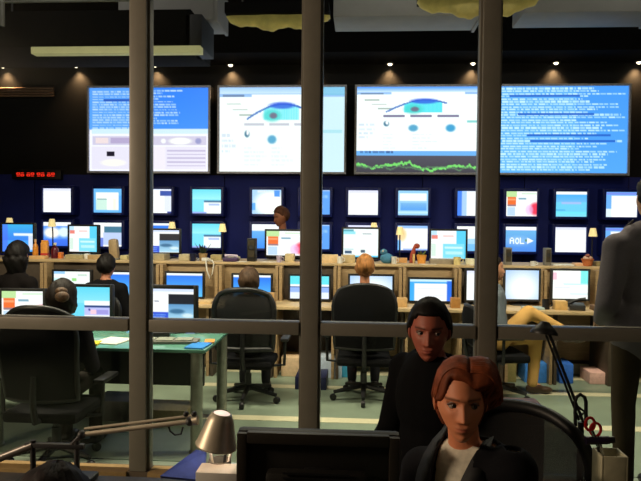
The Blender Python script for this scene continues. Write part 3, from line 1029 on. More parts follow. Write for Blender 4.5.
# tall beige stand by the person in black
t = thing('desk_fan_stand', 'tall rounded beige stand behind the person in black', 'stand', (LX(114, 7.0), 7.0, LZ))
B().box((0, 0, .12), (.11, .09, .235), .04, rot=(0, -.08, 0)).build('body', mat('beige_shell', (170, 145, 110), .5), t)
B().box((0, 0, .01), (.14, .12, .02), .008).build('foot', grey_pl, t)
# plants


def plant(label, px, potc, leafc, n, hh, r, pot_h):
    t = thing('potted_plant', label, 'plant', (LX(px, 7.0), 7.0, LZ))
    B().lathe([(0, 0), (r * .75, 0), (r, pot_h), (r * .9, pot_h), (r * .85, pot_h * .8), (0, pot_h * .8)], n=18).build('pot', mat(f'pot_{px}', potc, .6), t)
    rs = random.Random(px)
    for k in range(n):
        a = rs.uniform(0, 6.28)
        L = rs.uniform(.6, 1) * hh
        d = Vector((math.cos(a) * .6, math.sin(a) * .6, 1)).normalized()
        p0 = Vector((math.cos(a) * r * .3, math.sin(a) * r * .3, pot_h * .8))
        p1 = p0 + d * L
        sd = Vector((-math.sin(a), math.cos(a), 0)) * .014
        md = (p0 + p1) / 2 + d * .0
        B().add([p0, md + sd, p1, md - sd, md + Vector((0, 0, .006))], [(0, 1, 4), (1, 2, 4), (2, 3, 4), (3, 0, 4)]).build('leaf', mat(f'leaf_{px}', leafc, .6), t)


plant('dark leafy plant in beige pot before the cyan wall monitor', 203, (170, 140, 95), (30, 50, 34), 16, .17, .05, .085)
plant('orange flower pot with green shoots left of the red block monitor', 421.5, (235, 160, 70), (90, 110, 50), 12, .09, .055, .10)
t = thing('rolled_flag', 'small red cloth figure behind the orange flower pot', 'figure', (LX(412.5, 7.1), 7.15, LZ))
B().tube([(0, 0, 0), (.005, 0, .1), (.03, 0, .2)], [.035, .03, .012], 10).build('cloth', mat('brick_red_cloth', (165, 70, 50), .8), t)
B().ell((.05, 0, .19), (.035, .02, .03)).build('head', mat('brick_red_cloth', (0, 0, 0)), t)
B().tube([(.015, -.03, 0), (.015, -.03, .1)], .014, 8).build('stick', mat('pale_yellow_wax', (220, 190, 120), .6), t)
t = thing('plush_toy', 'blue plush toy with round head beside the blond head', 'toy', (LX(387, 6.95), 6.98, LZ))
bl = mat('blue_plush', (70, 130, 165), .9, bump=.3, scale=80)
B().ell((0, 0, .055), (.075, .06, .06)).build('body', bl, t)
B().ell((-.035, 0, .125), (.04, .038, .036)).build('head', bl, t)
B().ell((-.045, -.034, .138), (.012, .01, .012)).build('eye', white_p, t)
t = thing('wicker_basket', 'orange-brown basket below the small cream lamp', 'basket', (LX(587.5, 7.02), 7.02, LZ))
B().lathe([(0, 0), (.045, 0), (.062, .075), (.067, .078), (.067, .07), (.056, .06), (.05, .01), (0, .01)], n=20).build('bowl', mat('terracotta_wicker', (195, 110, 60), .7, bump=.4, scale=90), t)
for k, (dx, dz, c_) in enumerate(((-.02, .085, (225, 190, 170)), (.025, .085, (215, 175, 150)), (0.0, .11, (150, 90, 80)))):
    B().ell((dx, 0, dz), (.028, .03, .022)).build('filling', mat(f'basket_filling_{k}', c_, .7), t)
t = thing('purple_telephone', 'purple telephone with white handset on the ledge under the lamp', 'telephone', (LX(231, 6.96), 6.97, LZ))
B().box((0, 0, .022), (.17, .14, .045), .018).build('body', mat('purple_plastic', (70, 50, 90), .4), t)
B().tube([(-.07, 0, .06), (-.03, 0, .068), (.03, 0, .066), (.07, 0, .055)], [.02, .013, .013, .02], 10).build('handset', mat('lilac_plastic', (205, 190, 215), .4), t)
t = thing('looped_cable', 'white cable looped over the front edge of the ledge', 'cable', (LX(208, 6.86), 6.85, LZ))
B().tube([(-.02, .02, .01), (-.017, -.016, .016), (-.012, -.03, -.02), (0, -.03, -.1), (.03, -.03, -.18), (.06, -.03, -.13), (.075, -.03, -.02), (.05, -.014, .018), (.0, .03, .012)], .008, 8).build('cord', white_p, t)
B().box((-.04, .05, .0215), (.08, .05, .04), .012).build('plug', white_p, t)

# things on the worktop and under it
for px, s, lb, cc in ((533, (.2, .14, .02), 'pale blue papers on the worktop beside tan trousers', (170, 190, 190)), (560, (.12, .1, .09), 'yellowish card box on the worktop before the white page monitor', (215, 175, 110)),
                      (597, (.1, .14, .05), 'brown notepad block on the worktop near the standing man', (120, 90, 60)), (198, (.3, .16, .03), 'pale keyboard tray on worktop left of the black mesh chair', (220, 190, 140)),
                      (270, (.1, .12, .12), 'tan box on the worktop left of the middle mullion', (190, 150, 95)), (402, (.1, .1, .09), 'tan paper tub on the worktop left of the dark-haired man', (205, 165, 110)),
                      (455, (.09, .1, .1), 'small brown pot on worktop right of the dark-haired man', (170, 120, 60))):
    slab('worktop_item', lb, 'box', (X(px, 6.45, 306), 6.45, DZ), s, 0, mat(f'worktop_item_{px}', cc, .6))
t = thing('black_mug', 'black mug on the worktop between the two right console monitors', 'mug', (X(546, 6.45, 302), 6.45, DZ))
B().lathe([(0, 0), (.035, 0), (.038, .1), (.034, .1), (.031, .008), (0, .008)], n=18).build('cup', black, t)
B().tube([(.036, 0, .08), (.06, 0, .075), (.062, 0, .04), (.037, 0, .025)], .006, 8).build('handle', black, t)
t = thing('desk_telephone', 'dark telephone with raised handset on the worktop near the standing man', 'telephone', (X(577, 6.42, 302), 6.42, DZ), -.2)
B().box((0, 0, .038), (.15, .14, .05), .012, rot=(.15, 0, 0)).build('body', dark_grey, t)
B().tube([(-.08, 0, .06), (-.03, 0, .09), (.03, 0, .11), (.08, 0, .11)], [.022, .014, .014, .022], 10).build('handset', black, t)
for px, py, s, lb, cc in ((533, 355, (.22, .3, .2), 'blue bin under the console right of the right mullion', (60, 130, 215)), (563, 357, (.14, .3, .2), 'small blue crate behind the black lamp arm', (50, 110, 210)),
                          (598, 362, (.24, .3, .12), 'pink paper pile under the console left of the standing man', (225, 180, 170)), (508, 358, (.12, .3, .24), 'olive box under the console beside the right mullion', (140, 130, 80)),
                          (330, 352, (.26, .34, .22), 'white and blue paper crate under console right of middle mullion', (190, 205, 225)), (292, 355, (.2, .3, .2), 'peach paper bundle under the console left of the middle mullion', (215, 185, 150)),
                          (345, 358, (.1, .26, .26), 'light blue rolled bag under the console near the middle mullion', (60, 160, 200))):
    slab('floor_bin', lb, 'bin', (X(px, 6.55, py), 6.58, 0), s, 0, mat(f'floor_bin_{px}', cc, .6), .012)
b = B().box((0, 0, .06), (.3, .36, .12), .006).build('dark_blue_crate', mat('dark_blue_plastic', (30, 36, 80), .5))
b.location = (X(315, 6.5, 362), 6.12, 0)
tag(b, 'low dark blue crate on the floor in front of the console at middle mullion', 'crate')

# ------------------------------------------------------------------ chairs


def chair_mesh_back(w_, h_, n=14, k=12, bow=.06):
    """curved back panel outline points (x, y, z) in a grid with rounded corners"""
    pts = []
    for j in range(k + 1):
        v = j / k
        row = []
        for i in range(n + 1):
            u = -1 + 2 * i / n
            hw = w_ / 2 * (1 - .10 * (1 - v)) * (1 - max(0, v - .62) ** 2 * 1.5)
            zt = h_ * v - (abs(u) ** 2.6) * .10 * h_ * v ** 3
            row.append((u * hw, -bow * u * u + .05 * math.sin(v * 2.2), zt))
        pts.append(row)
    return pts


MESHM = bpy.data.materials.new('black_mesh_fabric')
MESHM.use_nodes = True
_n = MESHM.node_tree
_b = _n.nodes['Principled BSDF']
_b.inputs['Base Color'].default_value = (.006, .006, .007, 1)
_b.inputs['Roughness'].default_value = .7
_w = _n.nodes.new('ShaderNodeTexNoise')
_w.inputs['Scale'].default_value = 700
_c = _n.nodes.new('ShaderNodeTexCoord')
_k = _n.nodes.new('ShaderNodeMapRange')
_k.inputs['To Min'].default_value, _k.inputs['To Max'].default_value = .74, .9
_n.links.new(_c.outputs['Object'], _w.inputs['Vector'])
_n.links.new(_w.outputs['Fac'], _k.inputs['Value'])
_n.links.new(_k.outputs[0], _b.inputs['Alpha'])


def office_chair(label, loc, rz, k=1.0, back_h=.56, back_w=.48, mesh=False, seat_z=.46, arms=True, zback=.50, rim=.02, group='black office swivel chairs'):
    t = thing('office_chair', label, 'chair', loc, rz, group)
    m1 = soft_black
    B().box((0, 0, seat_z), (.48, .47, .075), .034).build('seat', m1, t)
    pts = chair_mesh_back(back_w, back_h)
    n, kk = len(pts[0]), len(pts)
    fr, bk = [], []
    yb = .24
    off = lambda q, d=0: (q[0], q[1] + yb + d, q[2] + zback)
    loop = [off(q) for q in pts[0]] + [off(r_[-1]) for r_ in pts[1:]] + [off(q) for q in pts[-1][::-1][1:]] + [off(r_[0]) for r_ in pts[::-1][1:-1]]
    B().tube(loop, rim, 10, closed=True).build('back_frame', black, t)
    vs, fs = [], []
    th = .006 if mesh else .035
    for d in (-th / 2, th / 2):
        for r_ in pts:
            vs += [off(q, d) for q in r_]
    N = n * kk
    if True:
        for j in range(kk - 1):
            for i in range(n - 1):
                a = j * n + i
                fs.append((a, a + 1, a + n + 1, a + n))
                fs.append((N + a, N + a + n, N + a + n + 1, N + a + 1))
        B().add(vs, fs).build('mesh_panel' if mesh else 'back_cushion', MESHM if mesh else m1, t)
    B().tube([(0, .12, seat_z - .03), (0, .27, seat_z - .01), (0, .30, seat_z + .12), (0, .29, zback + .16)], [.022, .022, .02, .018], 8).build('back_support', black, t)
    if arms:
        for s in (-1, 1):
            b = B().tube([(s * .2, .05, seat_z - .03), (s * .33, .05, seat_z - .02), (s * .335, .05, seat_z + .2)], .014, 8)
            b.build('arm_post', black, t)
            B().box((s * .335, -.0, seat_z + .21), (.075, .25, .03), .014).build('armrest', black, t)
    B().lathe([(0, .09), (.03, .09), (.03, .24), (.02, .245), (.02, seat_z - .06), (.09, seat_z - .055), (.1, seat_z - .035), (0, seat_z - .035)], n=14).build('column', dark_grey, t)
    for q in range(5):
        a = q * 2 * math.pi / 5 + .3
        d = Vector((math.cos(a), math.sin(a), 0))
        lg = B().tube([d * .02 + Vector((0, 0, .12)), d * .28 + Vector((0, 0, .075))], [.026, .016], 8).build('leg', black, t)
        B().lathe([(0, -.018), (.027, -.018), (.03, -.01), (.03, .01), (.027, .018), (0, .018)], d * .285 + Vector((0, 0, .031)), 12, rot=(math.pi / 2, 0, a)).build('caster', black, lg)
    return t


# ------------------------------------------------------------------ people


def remesh(b, voxel, smooth=6, push=0):
    me = b.mesh('tmp')
    o = bpy.data.objects.new('tmp', me)
    col.objects.link(o)
    r_ = o.modifiers.new('r', 'REMESH')
    r_.mode = 'VOXEL'
    r_.voxel_size = voxel
    s = o.modifiers.new('s', 'SMOOTH')
    s.factor = .5
    s.iterations = smooth
    dg = bpy.context.evaluated_depsgraph_get()
    n = bpy.data.meshes.new_from_object(o.evaluated_get(dg))
    bpy.data.objects.remove(o)
    bpy.data.meshes.remove(me)
    n.polygons.foreach_set('use_smooth', [True] * len(n.polygons))
    return n


def sst(a, b, x):
    t = np.clip((x - a) / (b - a), 0, 1)
    return t * t * (3 - 2 * t)


def gs(x, s):
    return np.exp(-(x / s) ** 2)


def head_grid(nu, nv):
    ph = np.linspace(0.02, math.pi - .02, nv)
    th = np.linspace(0, 2 * math.pi, nu, endpoint=False)
    PH, TH = np.meshgrid(ph, th, indexing='ij')
    return np.sin(PH) * np.sin(TH), -np.sin(PH) * np.cos(TH), np.cos(PH)      # x right, y back (face at -y), z up


def head_shape(dx, dy, dz, female=False, face=True):
    x, y, z = .076 * dx, .097 * dy, .118 * dz
    s = sst(0.01, -.118, z)
    x = x * (1 - (.34 if female else .24) * s)
    y = np.where(y > 0, y * (1 - .30 * s), y)
    y = y - .036 * s ** 1.3
    y = y + np.where((y > 0) & (z > 0), .006 * gs(z - .03, .05), 0)
    x = x * (1 - .06 * gs(z - .03, .03) * (dy < 0))
    if face:
        fm = sst(.15, .5, -dy)                     # front mask
        y = np.where(dy < 0, np.maximum(y, -.093 - .012 * s), y)
        y -= fm * .005 * gs(z - .026, .012) * gs(x, .05)                                   # brow
        for sx in (-1, 1):
            y += fm * .013 * gs(x - sx * .032, .017) * gs(z - .006, .012)                # sockets
            y -= fm * .005 * gs(x - sx * .044, .018) * gs(z + .022, .018)                # cheek bones
        tn = np.clip((.012 - z) / .046, 0, 1)
        nose = np.where((z < .014) & (z > -.05), .007 + .019 * tn ** 1.2, 0) * sst(-.048, -.036, z) * sst(.03, .006, z)
        y -= fm * nose * gs(x, .009 + .006 * tn)
        y -= fm * .006 * gs(z + .064, .010) * gs(x, .022)                                     # lips
        y += fm * .005 * gs(z + .0635, .0024) * gs(x, .023)
        y += fm * .004 * gs(z + .081, .007) * gs(x, .025)
        y -= fm * .005 * gs(z + .1, .014) * gs(x, .018)                                       # chin
    return x, y, z


def grid_faces(nu, nv):
    fs = []
    for i in range(nv - 1):
        for j in range(nu):
            fs.append((i * nu + j, (i + 1) * nu + j, (i + 1) * nu + (j + 1) % nu, i * nu + (j + 1) % nu))
    fs.append(tuple(range(nu)))
    fs.append(tuple(range(nv * nu - 1, (nv - 1) * nu - 1, -1)))
    return fs


def hair_off(style, dx, dy, dz, x, y, z):
    f = -dy
    th = .014
    if style == 'short':
        ad = np.abs(dx)
        side = sst(.5, .72, ad)
        tf = sst(.25, .5, f)
        line = .066 * (1 - side) + side * (.05 * tf + (1 - tf) * (.015 - .04 * sst(.2, -.1, f)))
        fb = sst(.02, -.2, f)
        line = line * (1 - fb) + fb * (-.03 - .045 * sst(0, .9, -f))
        k = sst(-.009, .009, z - line)
        th = .015 - .008 * sst(.3, .9, f)
    elif style == 'long':
        k = np.where(f > .28, sst(-.008, .008, z - .05 + .04 * sst(.55, .9, np.abs(dx))), 1.0)
        th = .026
    elif style == 'swept':
        side = sst(-.1, .7, dx)
        line = .076 - .030 * side - .075 * sst(.35, .95, -dx) - .03 * sst(.7, 1, dx)
        k = sst(-.007, .007, z - line)
        back = sst(.15, -.05, f)
        k = np.maximum(k, back * sst(-.085, -.065, z))
        th = (.010 + .044 * sst(.25, .8, dx) * sst(-.03, .0, z) + .008 * sst(.04, .1, z)) * (1 - .5 * sst(.45, .95, f) * sst(.08, .05, z))
    else:
        k = np.where(f > .2, sst(-.008, .008, z - .055), sst(-.1, -.08, z))
        th = .024
    return th * k - .022 * (1 - k)


def face_head(b, M, skin, female, nu, nv, store, face=True):
    dx, dy, dz = head_grid(nu, nv)
    x, y, z = head_shape(dx, dy, dz, female, face)
    pts = [M @ Vector(p) for p in np.stack([x, y, z], -1).reshape(-1, 3)]
    o = len(b.v)
    b.add(pts, grid_faces(nu, nv))
    c = np.zeros((nu * nv, 3))
    base = np.array(lin(skin))
    c[:] = base
    xf, yf, zf = x.ravel(), y.ravel(), z.ravel()
    fr = (dy.ravel() < -.3)
    lip = gs(zf + .064, .007) * gs(xf, .019) * fr
    c = c * (1 - lip[:, None] * .75) + np.array(lin((150, 62, 55))) * lip[:, None] * .75
    for sx in (-1, 1):
        ax = np.abs(xf - sx * .033)
        br = gs(zf - .024 + .06 * np.abs(ax - .004) ** 1.0 * .6, .0042) * (ax < .021) * fr
        c = c * (1 - br[:, None] * .85) + np.array(lin((50, 32, 24))) * br[:, None] * .85
        lash = gs(zf - .0115, .003) * (np.abs(xf - sx * .032) < .016) * fr
        c = c * (1 - lash[:, None] * .6) + np.array(lin((45, 28, 22))) * lash[:, None] * .6
    store.append((o, c))
    for sx in (-1, 1):                        # ears
        o2 = len(b.v)
        R = Matrix.Rotation(sx * .35, 3, 'Z')
        tb = B().ell((0, 0, 0), (.009, .019, .032), 14, 10, R)
        b.add([M @ (Vector(v) + Vector((sx * .074, .006, -.006))) for v in tb.v], tb.f)
        store.append((o2, np.tile(base * .92, (len(tb.v), 1))))


def hand(b, wrist, d, up_, side, r=.0085):
    """palm with four fingers and a thumb; d = direction of the fingers, up_ = back of the hand"""
    d, up_ = Vector(d).normalized(), Vector(up_).normalized()
    s = d.cross(up_).normalized() * side
    M = Matrix((s, d, up_)).transposed()
    w_ = Vector(wrist)
    b.ell(w_ + d * .045, (.040, .052, .016), 14, 10, M)
    for k, (o_, L) in enumerate(((-.028, .068), (-.010, .078), (.009, .074), (.027, .058))):
        p0 = w_ + d * .085 + s * o_
        p1 = p0 + d * L * .5 - up_ * L * .10
        p2 = p1 + d * L * .4 - up_ * L * .28
        b.tube([p0 - d * .02, p0, p1, p2, p2 + d * .004 - up_ * .004], [r, r, r * .92, r * .78, r * .3], 8)
    p0 = w_ + d * .03 - s * .034
    p1 = p0 + d * .035 - s * .022 - up_ * .008
    p2 = p1 + d * .03 - s * .004 - up_ * .008
    b.tube([w_ + d * .02 - s * .015, p0, p1, p2], [r * 1.1, r * 1.2, r, r * .7], 8)


def person(label, loc, rz, pose='sit', k=1.0, lean=0.0, arms='lap', head=(0, 0), skin=(196, 142, 112), hair=(40, 28, 22), style='short', top=(30, 30, 34),
           trousers=(32, 32, 36), shoes=(24, 20, 18), female=False, fine=False, shirt=None, shtilt=0.0, leg=None, vwide=.085, headscale=1.0, skirt_legs=False, headoff=(0, 0, 0), group=None, top_name='top'):
    t = thing('person', label, 'person', loc, rz, group)
    S = lambda x, y, z: Vector((x * k, y * k, z * k))
    if pose == 'sit':
        hip, chest, neck, hd = S(0, 0, .57), S(0, -lean, .86), S(0, .015 - lean * 1.35, 1.05), S(0, -.015 - lean * 1.7, 1.22)
        sh = lambda s: S(s * .172, .015 - lean * 1.25, .98 + s * shtilt)
        hj = lambda s: S(s * .09, 0, .55)
        kn = lambda s: S(*leg[0]) if leg and s < 0 else S(s * .12, -.43, .555)
        an = lambda s: S(*leg[1]) if leg and s < 0 else S(s * .12, -.40, .10)
    else:
        hip, chest, neck, hd = S(0, 0, .98), S(0, -lean, 1.28), S(0, .02 - lean, 1.49), S(0, -.01 - lean * 1.3, 1.66)
        sh = lambda s: S(s * .18, .02 - lean, 1.385)
        hj = lambda s: S(s * .09, 0, .94)
        kn = lambda s: S(s * .10, -.02, .52)
        an = lambda s: S(s * .11, .02, .10)
    if arms == 'desk':
        el = lambda s: sh(s) + S(s * .07, -.10, -.25)
        wr = lambda s: sh(s) + S(s * .0, -.34, -.22)
    elif arms == 'lap':
        el = lambda s: sh(s) + S(s * .07, -.02, -.28)
        wr = lambda s: sh(s) + S(s * -.02, -.24, -.345)
    elif arms == 'front':
        el = lambda s: sh(s) + S(s * .075, .05, -.30)
        wr = lambda s: sh(s) + S(s * -.03, -.20, -.42)
    else:
        el = lambda s: sh(s) + S(s * .085, .02, -.30)
        wr = lambda s: sh(s) + S(s * .10, -.06, -.55)
    hd = hd + Vector(headoff)
    vox = .011 if fine else .018

    def torso(b, o):
        b.ell(chest + S(0, 0, .03), ((.158 + o) * k, (.105 + o) * k, (.20 + o) * k))
        b.ell((hip + chest) / 2, ((.135 + o) * k, (.10 + o) * k, (.18 + o) * k))
        b.ell(hip + S(0, 0, .02), ((.155 + o) * k, (.115 + o) * k, (.11 + o) * k))
        b.limb(sh(-1), (.060 + o) * k, sh(1), (.060 + o) * k)
        b.limb(sh(-1) * .45 + neck * .55, (.055 + o) * k, neck + S(0, 0, -.015), (.052 + o) * k)
        b.limb(sh(1) * .45 + neck * .55, (.055 + o) * k, neck + S(0, 0, -.015), (.052 + o) * k)

    def armp(b, o, full=True):
        for s in (-1, 1):
            b.limb(sh(s), (.054 + o) * k, el(s), (.043 + o) * k)
            b.limb(el(s), (.043 + o) * k, wr(s), (.030 + o * .8) * k)

    def legs(b, o):
        b.ell(hip, ((.158 + o) * k, (.118 + o) * k, (.105 + o) * k))
        for s in (-1, 1):
            b.limb(hj(s), (.082 + o) * k, kn(s), (.056 + o) * k)
            b.limb(kn(s), (.056 + o) * k, an(s), (.040 + o * 1.3) * k)

    # body: one figure from head to feet
    b = B()
    torso(b, -.006)
    armp(b, -.006)
    legs(b, -.006)
    b.limb(neck - S(0, 0, .03), .055 * k, hd + Vector((0, .012, -.07 * headscale)), .049 * headscale)
    for s in (-1, 1):
        b.limb(an(s), .038 * k, an(s) + S(0, -.13, -.065), .026 * k)
    bme = remesh(b, vox, 5)
    H = Matrix.Translation(hd) @ Matrix.Rotation(head[0], 4, 'Z') @ Matrix.Rotation(head[1], 4, 'X') @ Matrix.Scale(headscale, 4)
    bb = B()
    st = []
    nv0 = len(bme.vertices)
    bb.add([v.co.copy() for v in bme.vertices], [tuple(p_.vertices) for p_ in bme.polygons])
    st.append((0, np.tile(np.array(lin(skin)), (nv0, 1))))
    nu, nv = (132, 110) if fine else (44, 34)
    face_head(bb, H, skin, female, nu, nv, st, True)
    o0 = len(bb.v)
    for s in (-1, 1):
        d = (wr(s) - el(s)).normalized()
        if arms == 'side':
            hand(bb, wr(s), d, Vector((s, 0, .1)) - d * d.dot(Vector((s, 0, .1))), 1 if s > 0 else -1)
        else:
            hand(bb, wr(s), d, Vector((0, 0, 1)) - d * d.z, -1 if s > 0 else 1)
    st.append((o0, np.tile(np.array(lin(skin)), (len(bb.v) - o0, 1))))
    me = bpy.data.meshes.new('body')
    me.from_pydata(bb.v, [], bb.f)
    me.polygons.foreach_set('use_smooth', [True] * len(me.polygons))
    at = me.color_attributes.new('col', 'FLOAT_COLOR', 'POINT')
    ca = np.ones((len(bb.v), 4), np.float32)
    for o_, c_ in st:
        ca[o_:o_ + len(c_), :3] = c_
    at.data.foreach_set('color', ca.ravel())
    me.materials.append(SKIN)
    body = link('body', me, t)
    bpy.data.meshes.remove(bme)
    # eyes
    if fine:
        for sx in (-1, 1):
            e = B().ell((0, 0, 0), (.0125, .0125, .0125), 20, 14)
            e.v = [H @ (Vector(v) + Vector((sx * .0315, -.0745, .0045))) for v in e.v]
            eo = e.build('eye', mat('eye_white', (165, 150, 140), .25, var=.02), t)
            i_ = B().ell((0, 0, 0), (.0062, .0022, .0062), 16, 8)
            gx = .0042
            i_.v = [H @ (Vector(v) + Vector((sx * .0315 + gx, -.0858, .0045))) for v in i_.v]
            i_.build('iris', mat('dark_iris', (30, 24, 24), .2, var=.1), eo)
            # upper lid
            l_ = B()
            for w2, zz in ((0, 0),):
                pts = [(sx * .0315 + .0155 * math.cos(a_), -.0845 + .006 * math.cos(a_) ** 2, .0050 + .0062 * math.sin(a_)) for a_ in np.linspace(.05, math.pi - .05, 10)]
                l_.tube(pts, [.0012] + [.0034] * 8 + [.0012], 8)
            l_.v = [H @ Vector(v) for v in l_.v]
            l_.build('eyelid', mat('eyelid_skin', (96, 60, 46), .5), eo)
    # hair
    nu, nv = (110, 84) if fine else (44, 34)
    dx, dy, dz = head_grid(nu, nv)
    x, y, z = head_shape(dx, dy, dz, female, False)
    off = hair_off(style, dx, dy, dz, x, y, z)
    rs = np.random.RandomState(len(label))
    ang = np.arctan2(dx, -dy)
    ripple = .0022 * np.sin(ang * 23 + dz * 5) + .0016 * np.sin(ang * 41 - dz * 9 + dx * 6) + .0012 * np.sin(dz * 60 + dx * 31)
    off = off + np.where(off > .004, ripple * (.5 * sst(.5, -.2, -dy) if fine else 1.6), 0)
    hx, hy, hz = x + dx * off, y + dy * off, z + dz * off
    if style == 'long':
        lowm = (hz < -.02) & (-dy < .28)
        hz = np.where(lowm, -.02 + (hz + .02) * 2.2, hz)
        hx = np.where(lowm, hx * 1.25, hx)
        hy = np.where(lowm, hy + .03, hy)
    hb = B().add([H @ Vector(p) for p in np.stack([hx, hy, hz], -1).reshape(-1, 3)], grid_faces(nu, nv))
    ho = hb.build('hair', mat(f'hair_{hair[0]}_{hair[1]}', hair, .6, var=.35, scale=55, stretch=(1, 1, .15), bump=.35, spec=.2), t, sharp=3)
    if style == 'swept':
        rs_ = random.Random(5)

        def surf(d):
            d = d.normalized()
            a_ = (np.array([d.x]), np.array([d.y]), np.array([d.z]))
            q = head_shape(*a_, female, False)
            o_ = max(.004, float(hair_off(style, *a_, *q)[0])) + .001
            return H @ Vector((q[0][0] + d.x * o_, q[1][0] + d.y * o_, q[2][0] + d.z * o_))
        hs = B()
        for i_ in range(150):
            u = i_ / 150 if i_ < 90 else (i_ - 90) / 60
            d0 = Vector((.22, -.62 + 1.1 * u + rs_.uniform(-.02, .02), .80 + .1 * u)).normalized()
            if i_ < 90:
                d1 = Vector((-1, -.28 + .95 * u, .05 - .45 * u + rs_.uniform(-.05, .05))).normalized()
            else:
                d1 = Vector((1, -.42 + 1.2 * u, -.12 - .3 * u + rs_.uniform(-.06, .06))).normalized()
            path = []
            for k_ in range(10):
                v_ = k_ / 9
                d_ = d0.lerp(d1, v_)
                d_.z += .34 * math.sin(math.pi * v_) * (1 if i_ < 90 else .7)
                path.append(surf(d_))
            hs.tube(path, [.0015] + [rs_.uniform(.0022, .0036)] * 8 + [.001], 6)
        so_ = hs.build('hair_strands', mat('auburn_strands', (128, 62, 34), .5, var=.45, scale=35, spec=.3), ho, sharp=3)
        so_['kind'] = 'stuff'
    # trousers, shoes
    b = B()
    legs(b, .010)
    n_ = remesh(b, vox, 5)
    n_.materials.append(mat(f'trousers_{trousers[0]}_{trousers[1]}', trousers, .9, scale=8, var=.08, spec=.12))
    link('trousers', n_, t)
    for s in (-1, 1):
        b = B()
        a0 = an(s)
        b.ell(a0 + S(0, -.02, -.045), (.046 * k, .09 * k, .052 * k)).ell(a0 + S(0, -.12, -.062), (.045 * k, .085 * k, .036 * k))
        n_ = remesh(b, .012, 3)
        n_.materials.append(mat(f'shoe_{shoes[0]}', shoes, .4))
        link('shoe', n_, t)
    # top
    def cloth(o, nm, m_, cut=None, sleeves=True, hem=0.0, edge=None):
        b = B()
        torso(b, o)
        if hem:
            b.ell(hip - S(0, 0, .04), ((.185 + o) * k, (.13 + o) * k, (.17 + o) * k))
        if sleeves:
            armp(b, o)
        n_ = remesh(b, vox, 4)
        bm = bmesh.new()
        bm.from_mesh(n_)
        kill = []
        for f_ in bm.faces:
            c_ = f_.calc_center_median()
            if cut and cut(c_):
                kill.append(f_)
        bmesh.ops.delete(bm, geom=kill, context='FACES')
        if edge:
            for v_ in bm.verts:
                if v_.is_boundary and v_.co.y < chest.y - .02 and v_.co.z > zb - .02 and v_.co.z < neck.z + .03:
                    v_.co.x = math.copysign(edge(v_.co.z), v_.co.x)
        bm.to_mesh(n_)
        bm.free()
        n_.polygons.foreach_set('use_smooth', [True] * len(n_.polygons))
        n_.materials.append(m_)
        ob = link(nm, n_, t)
        if cut:
            so = ob.modifiers.new('thick', 'SOLIDIFY')
            so.thickness = .012
            so.offset = -1
        return ob
    tm = mat(f'cloth_{top[0]}_{top[1]}_{top[2]}', top, .9, scale=90, var=.06, bump=.05, spec=.12)
    if shirt:
        cloth(.008, 'shirt', mat(f'shirt_{shirt[0]}', shirt, .8, scale=70, bump=.1), lambda c_: c_.z > neck.z + .035 * k, sleeves=False)
        zb = chest.z - .10
        vw = lambda z_: .012 + vwide * min(1, max(0, (z_ - zb) / (neck.z + .03 - zb)))
        cloth(.022, top_name, tm, lambda c_: c_.z > neck.z + .05 * k or (c_.y < chest.y - .005 and c_.z > zb and abs(c_.x) < vw(c_.z)), hem=1 if pose == 'stand' else 0, edge=vw)
        for s in (-1, 1):
            lp = B()
            rows = []
            for i in range(9):
                u = i / 8
                z_ = zb + (neck.z + .045 - zb) * u
                xi = vw(z_)
                yy = neck.y + (chest.y - .135 * k - neck.y) * (1 - u) ** .55 - .012 - .035 * (1 - u) - .05 * u * (1 - u) * 2
                wd = .012 + .05 * math.sin(math.pi * min(1, u * 1.05)) ** .7
                rows.append((s * (xi - .004), yy, z_))
                rows.append((s * (xi + wd), yy + .015 + .02 * u, z_ + .012))
            fs = [(2 * i, 2 * i + 1, 2 * i + 3, 2 * i + 2) for i in range(8)]
            lo_ = lp.add(rows, fs).build('lapel', mat(f'lapel_{top[0]}', tuple(min(255, v + 8) for v in top), .7), t)
            so = lo_.modifiers.new('thick', 'SOLIDIFY')
            so.thickness = .006
    else:
        cloth(.014, top_name, tm, lambda c_: c_.z > neck.z + .03 * k, hem=1 if pose == 'stand' else 0)
    return t


PI = math.pi
GC = 'people working in the control room'
# seated people, each with a chair
def sit(label, px, Y, hz, rz, chair_label, **kw):
    ck = kw.pop('chair', {})
    cdx = kw.pop('cdx', 0)
    x = X(px, Y, 260)
    kk = kw.pop('kk', None) or min(1.06, max(.9, hz / 1.22))
    pt = person(label, (x, Y, 0), rz, 'sit', k=kk, **kw)
    ck.setdefault('seat_z', .452 * kk - .042)
    if chair_label:
        office_chair(chair_label, (x + cdx, Y + .0, 0), rz + kw.get('crz', 0), **ck)
    return pt


sit('person with brown hair seen from behind in a black mesh chair', 249, 5.55, 1.14, PI, 'black mesh-back office chair around the brown-haired person', arms='desk', hair=(74, 56, 42), style='bob', top=(46, 34, 30), group=GC, skin=(190, 130, 100), headscale=.95, kk=.88, headoff=(0, 0, -.01), chair=dict(mesh=True, zback=.50, back_h=.52, back_w=.54, rim=.024))
sit('blond person seen from behind above a solid black chair', 365, 5.70, 1.2, PI, 'solid black office chair with broad back below the blond head', arms='desk', hair=(160, 108, 60), style='short', top=(196, 190, 180), group=GC, skin=(205, 140, 105), kk=.92, headoff=(0, 0, .065), chair=dict(zback=.50, back_h=.56, back_w=.56), headscale=.98)
p1 = sit('person in dark clothes with tied-up hair seen from behind at the glass table', 56, 3.98, 1.11, PI, 'large black office chair at the glass table, left', arms='lap', lean=.05, hair=(28, 20, 17), style='bob', top=(26, 24, 28), trousers=(40, 36, 32), group=GC, skin=(190, 140, 110), kk=.9, headoff=(0, 0, -.03), chair=dict(zback=.48, back_h=.58, back_w=.50))
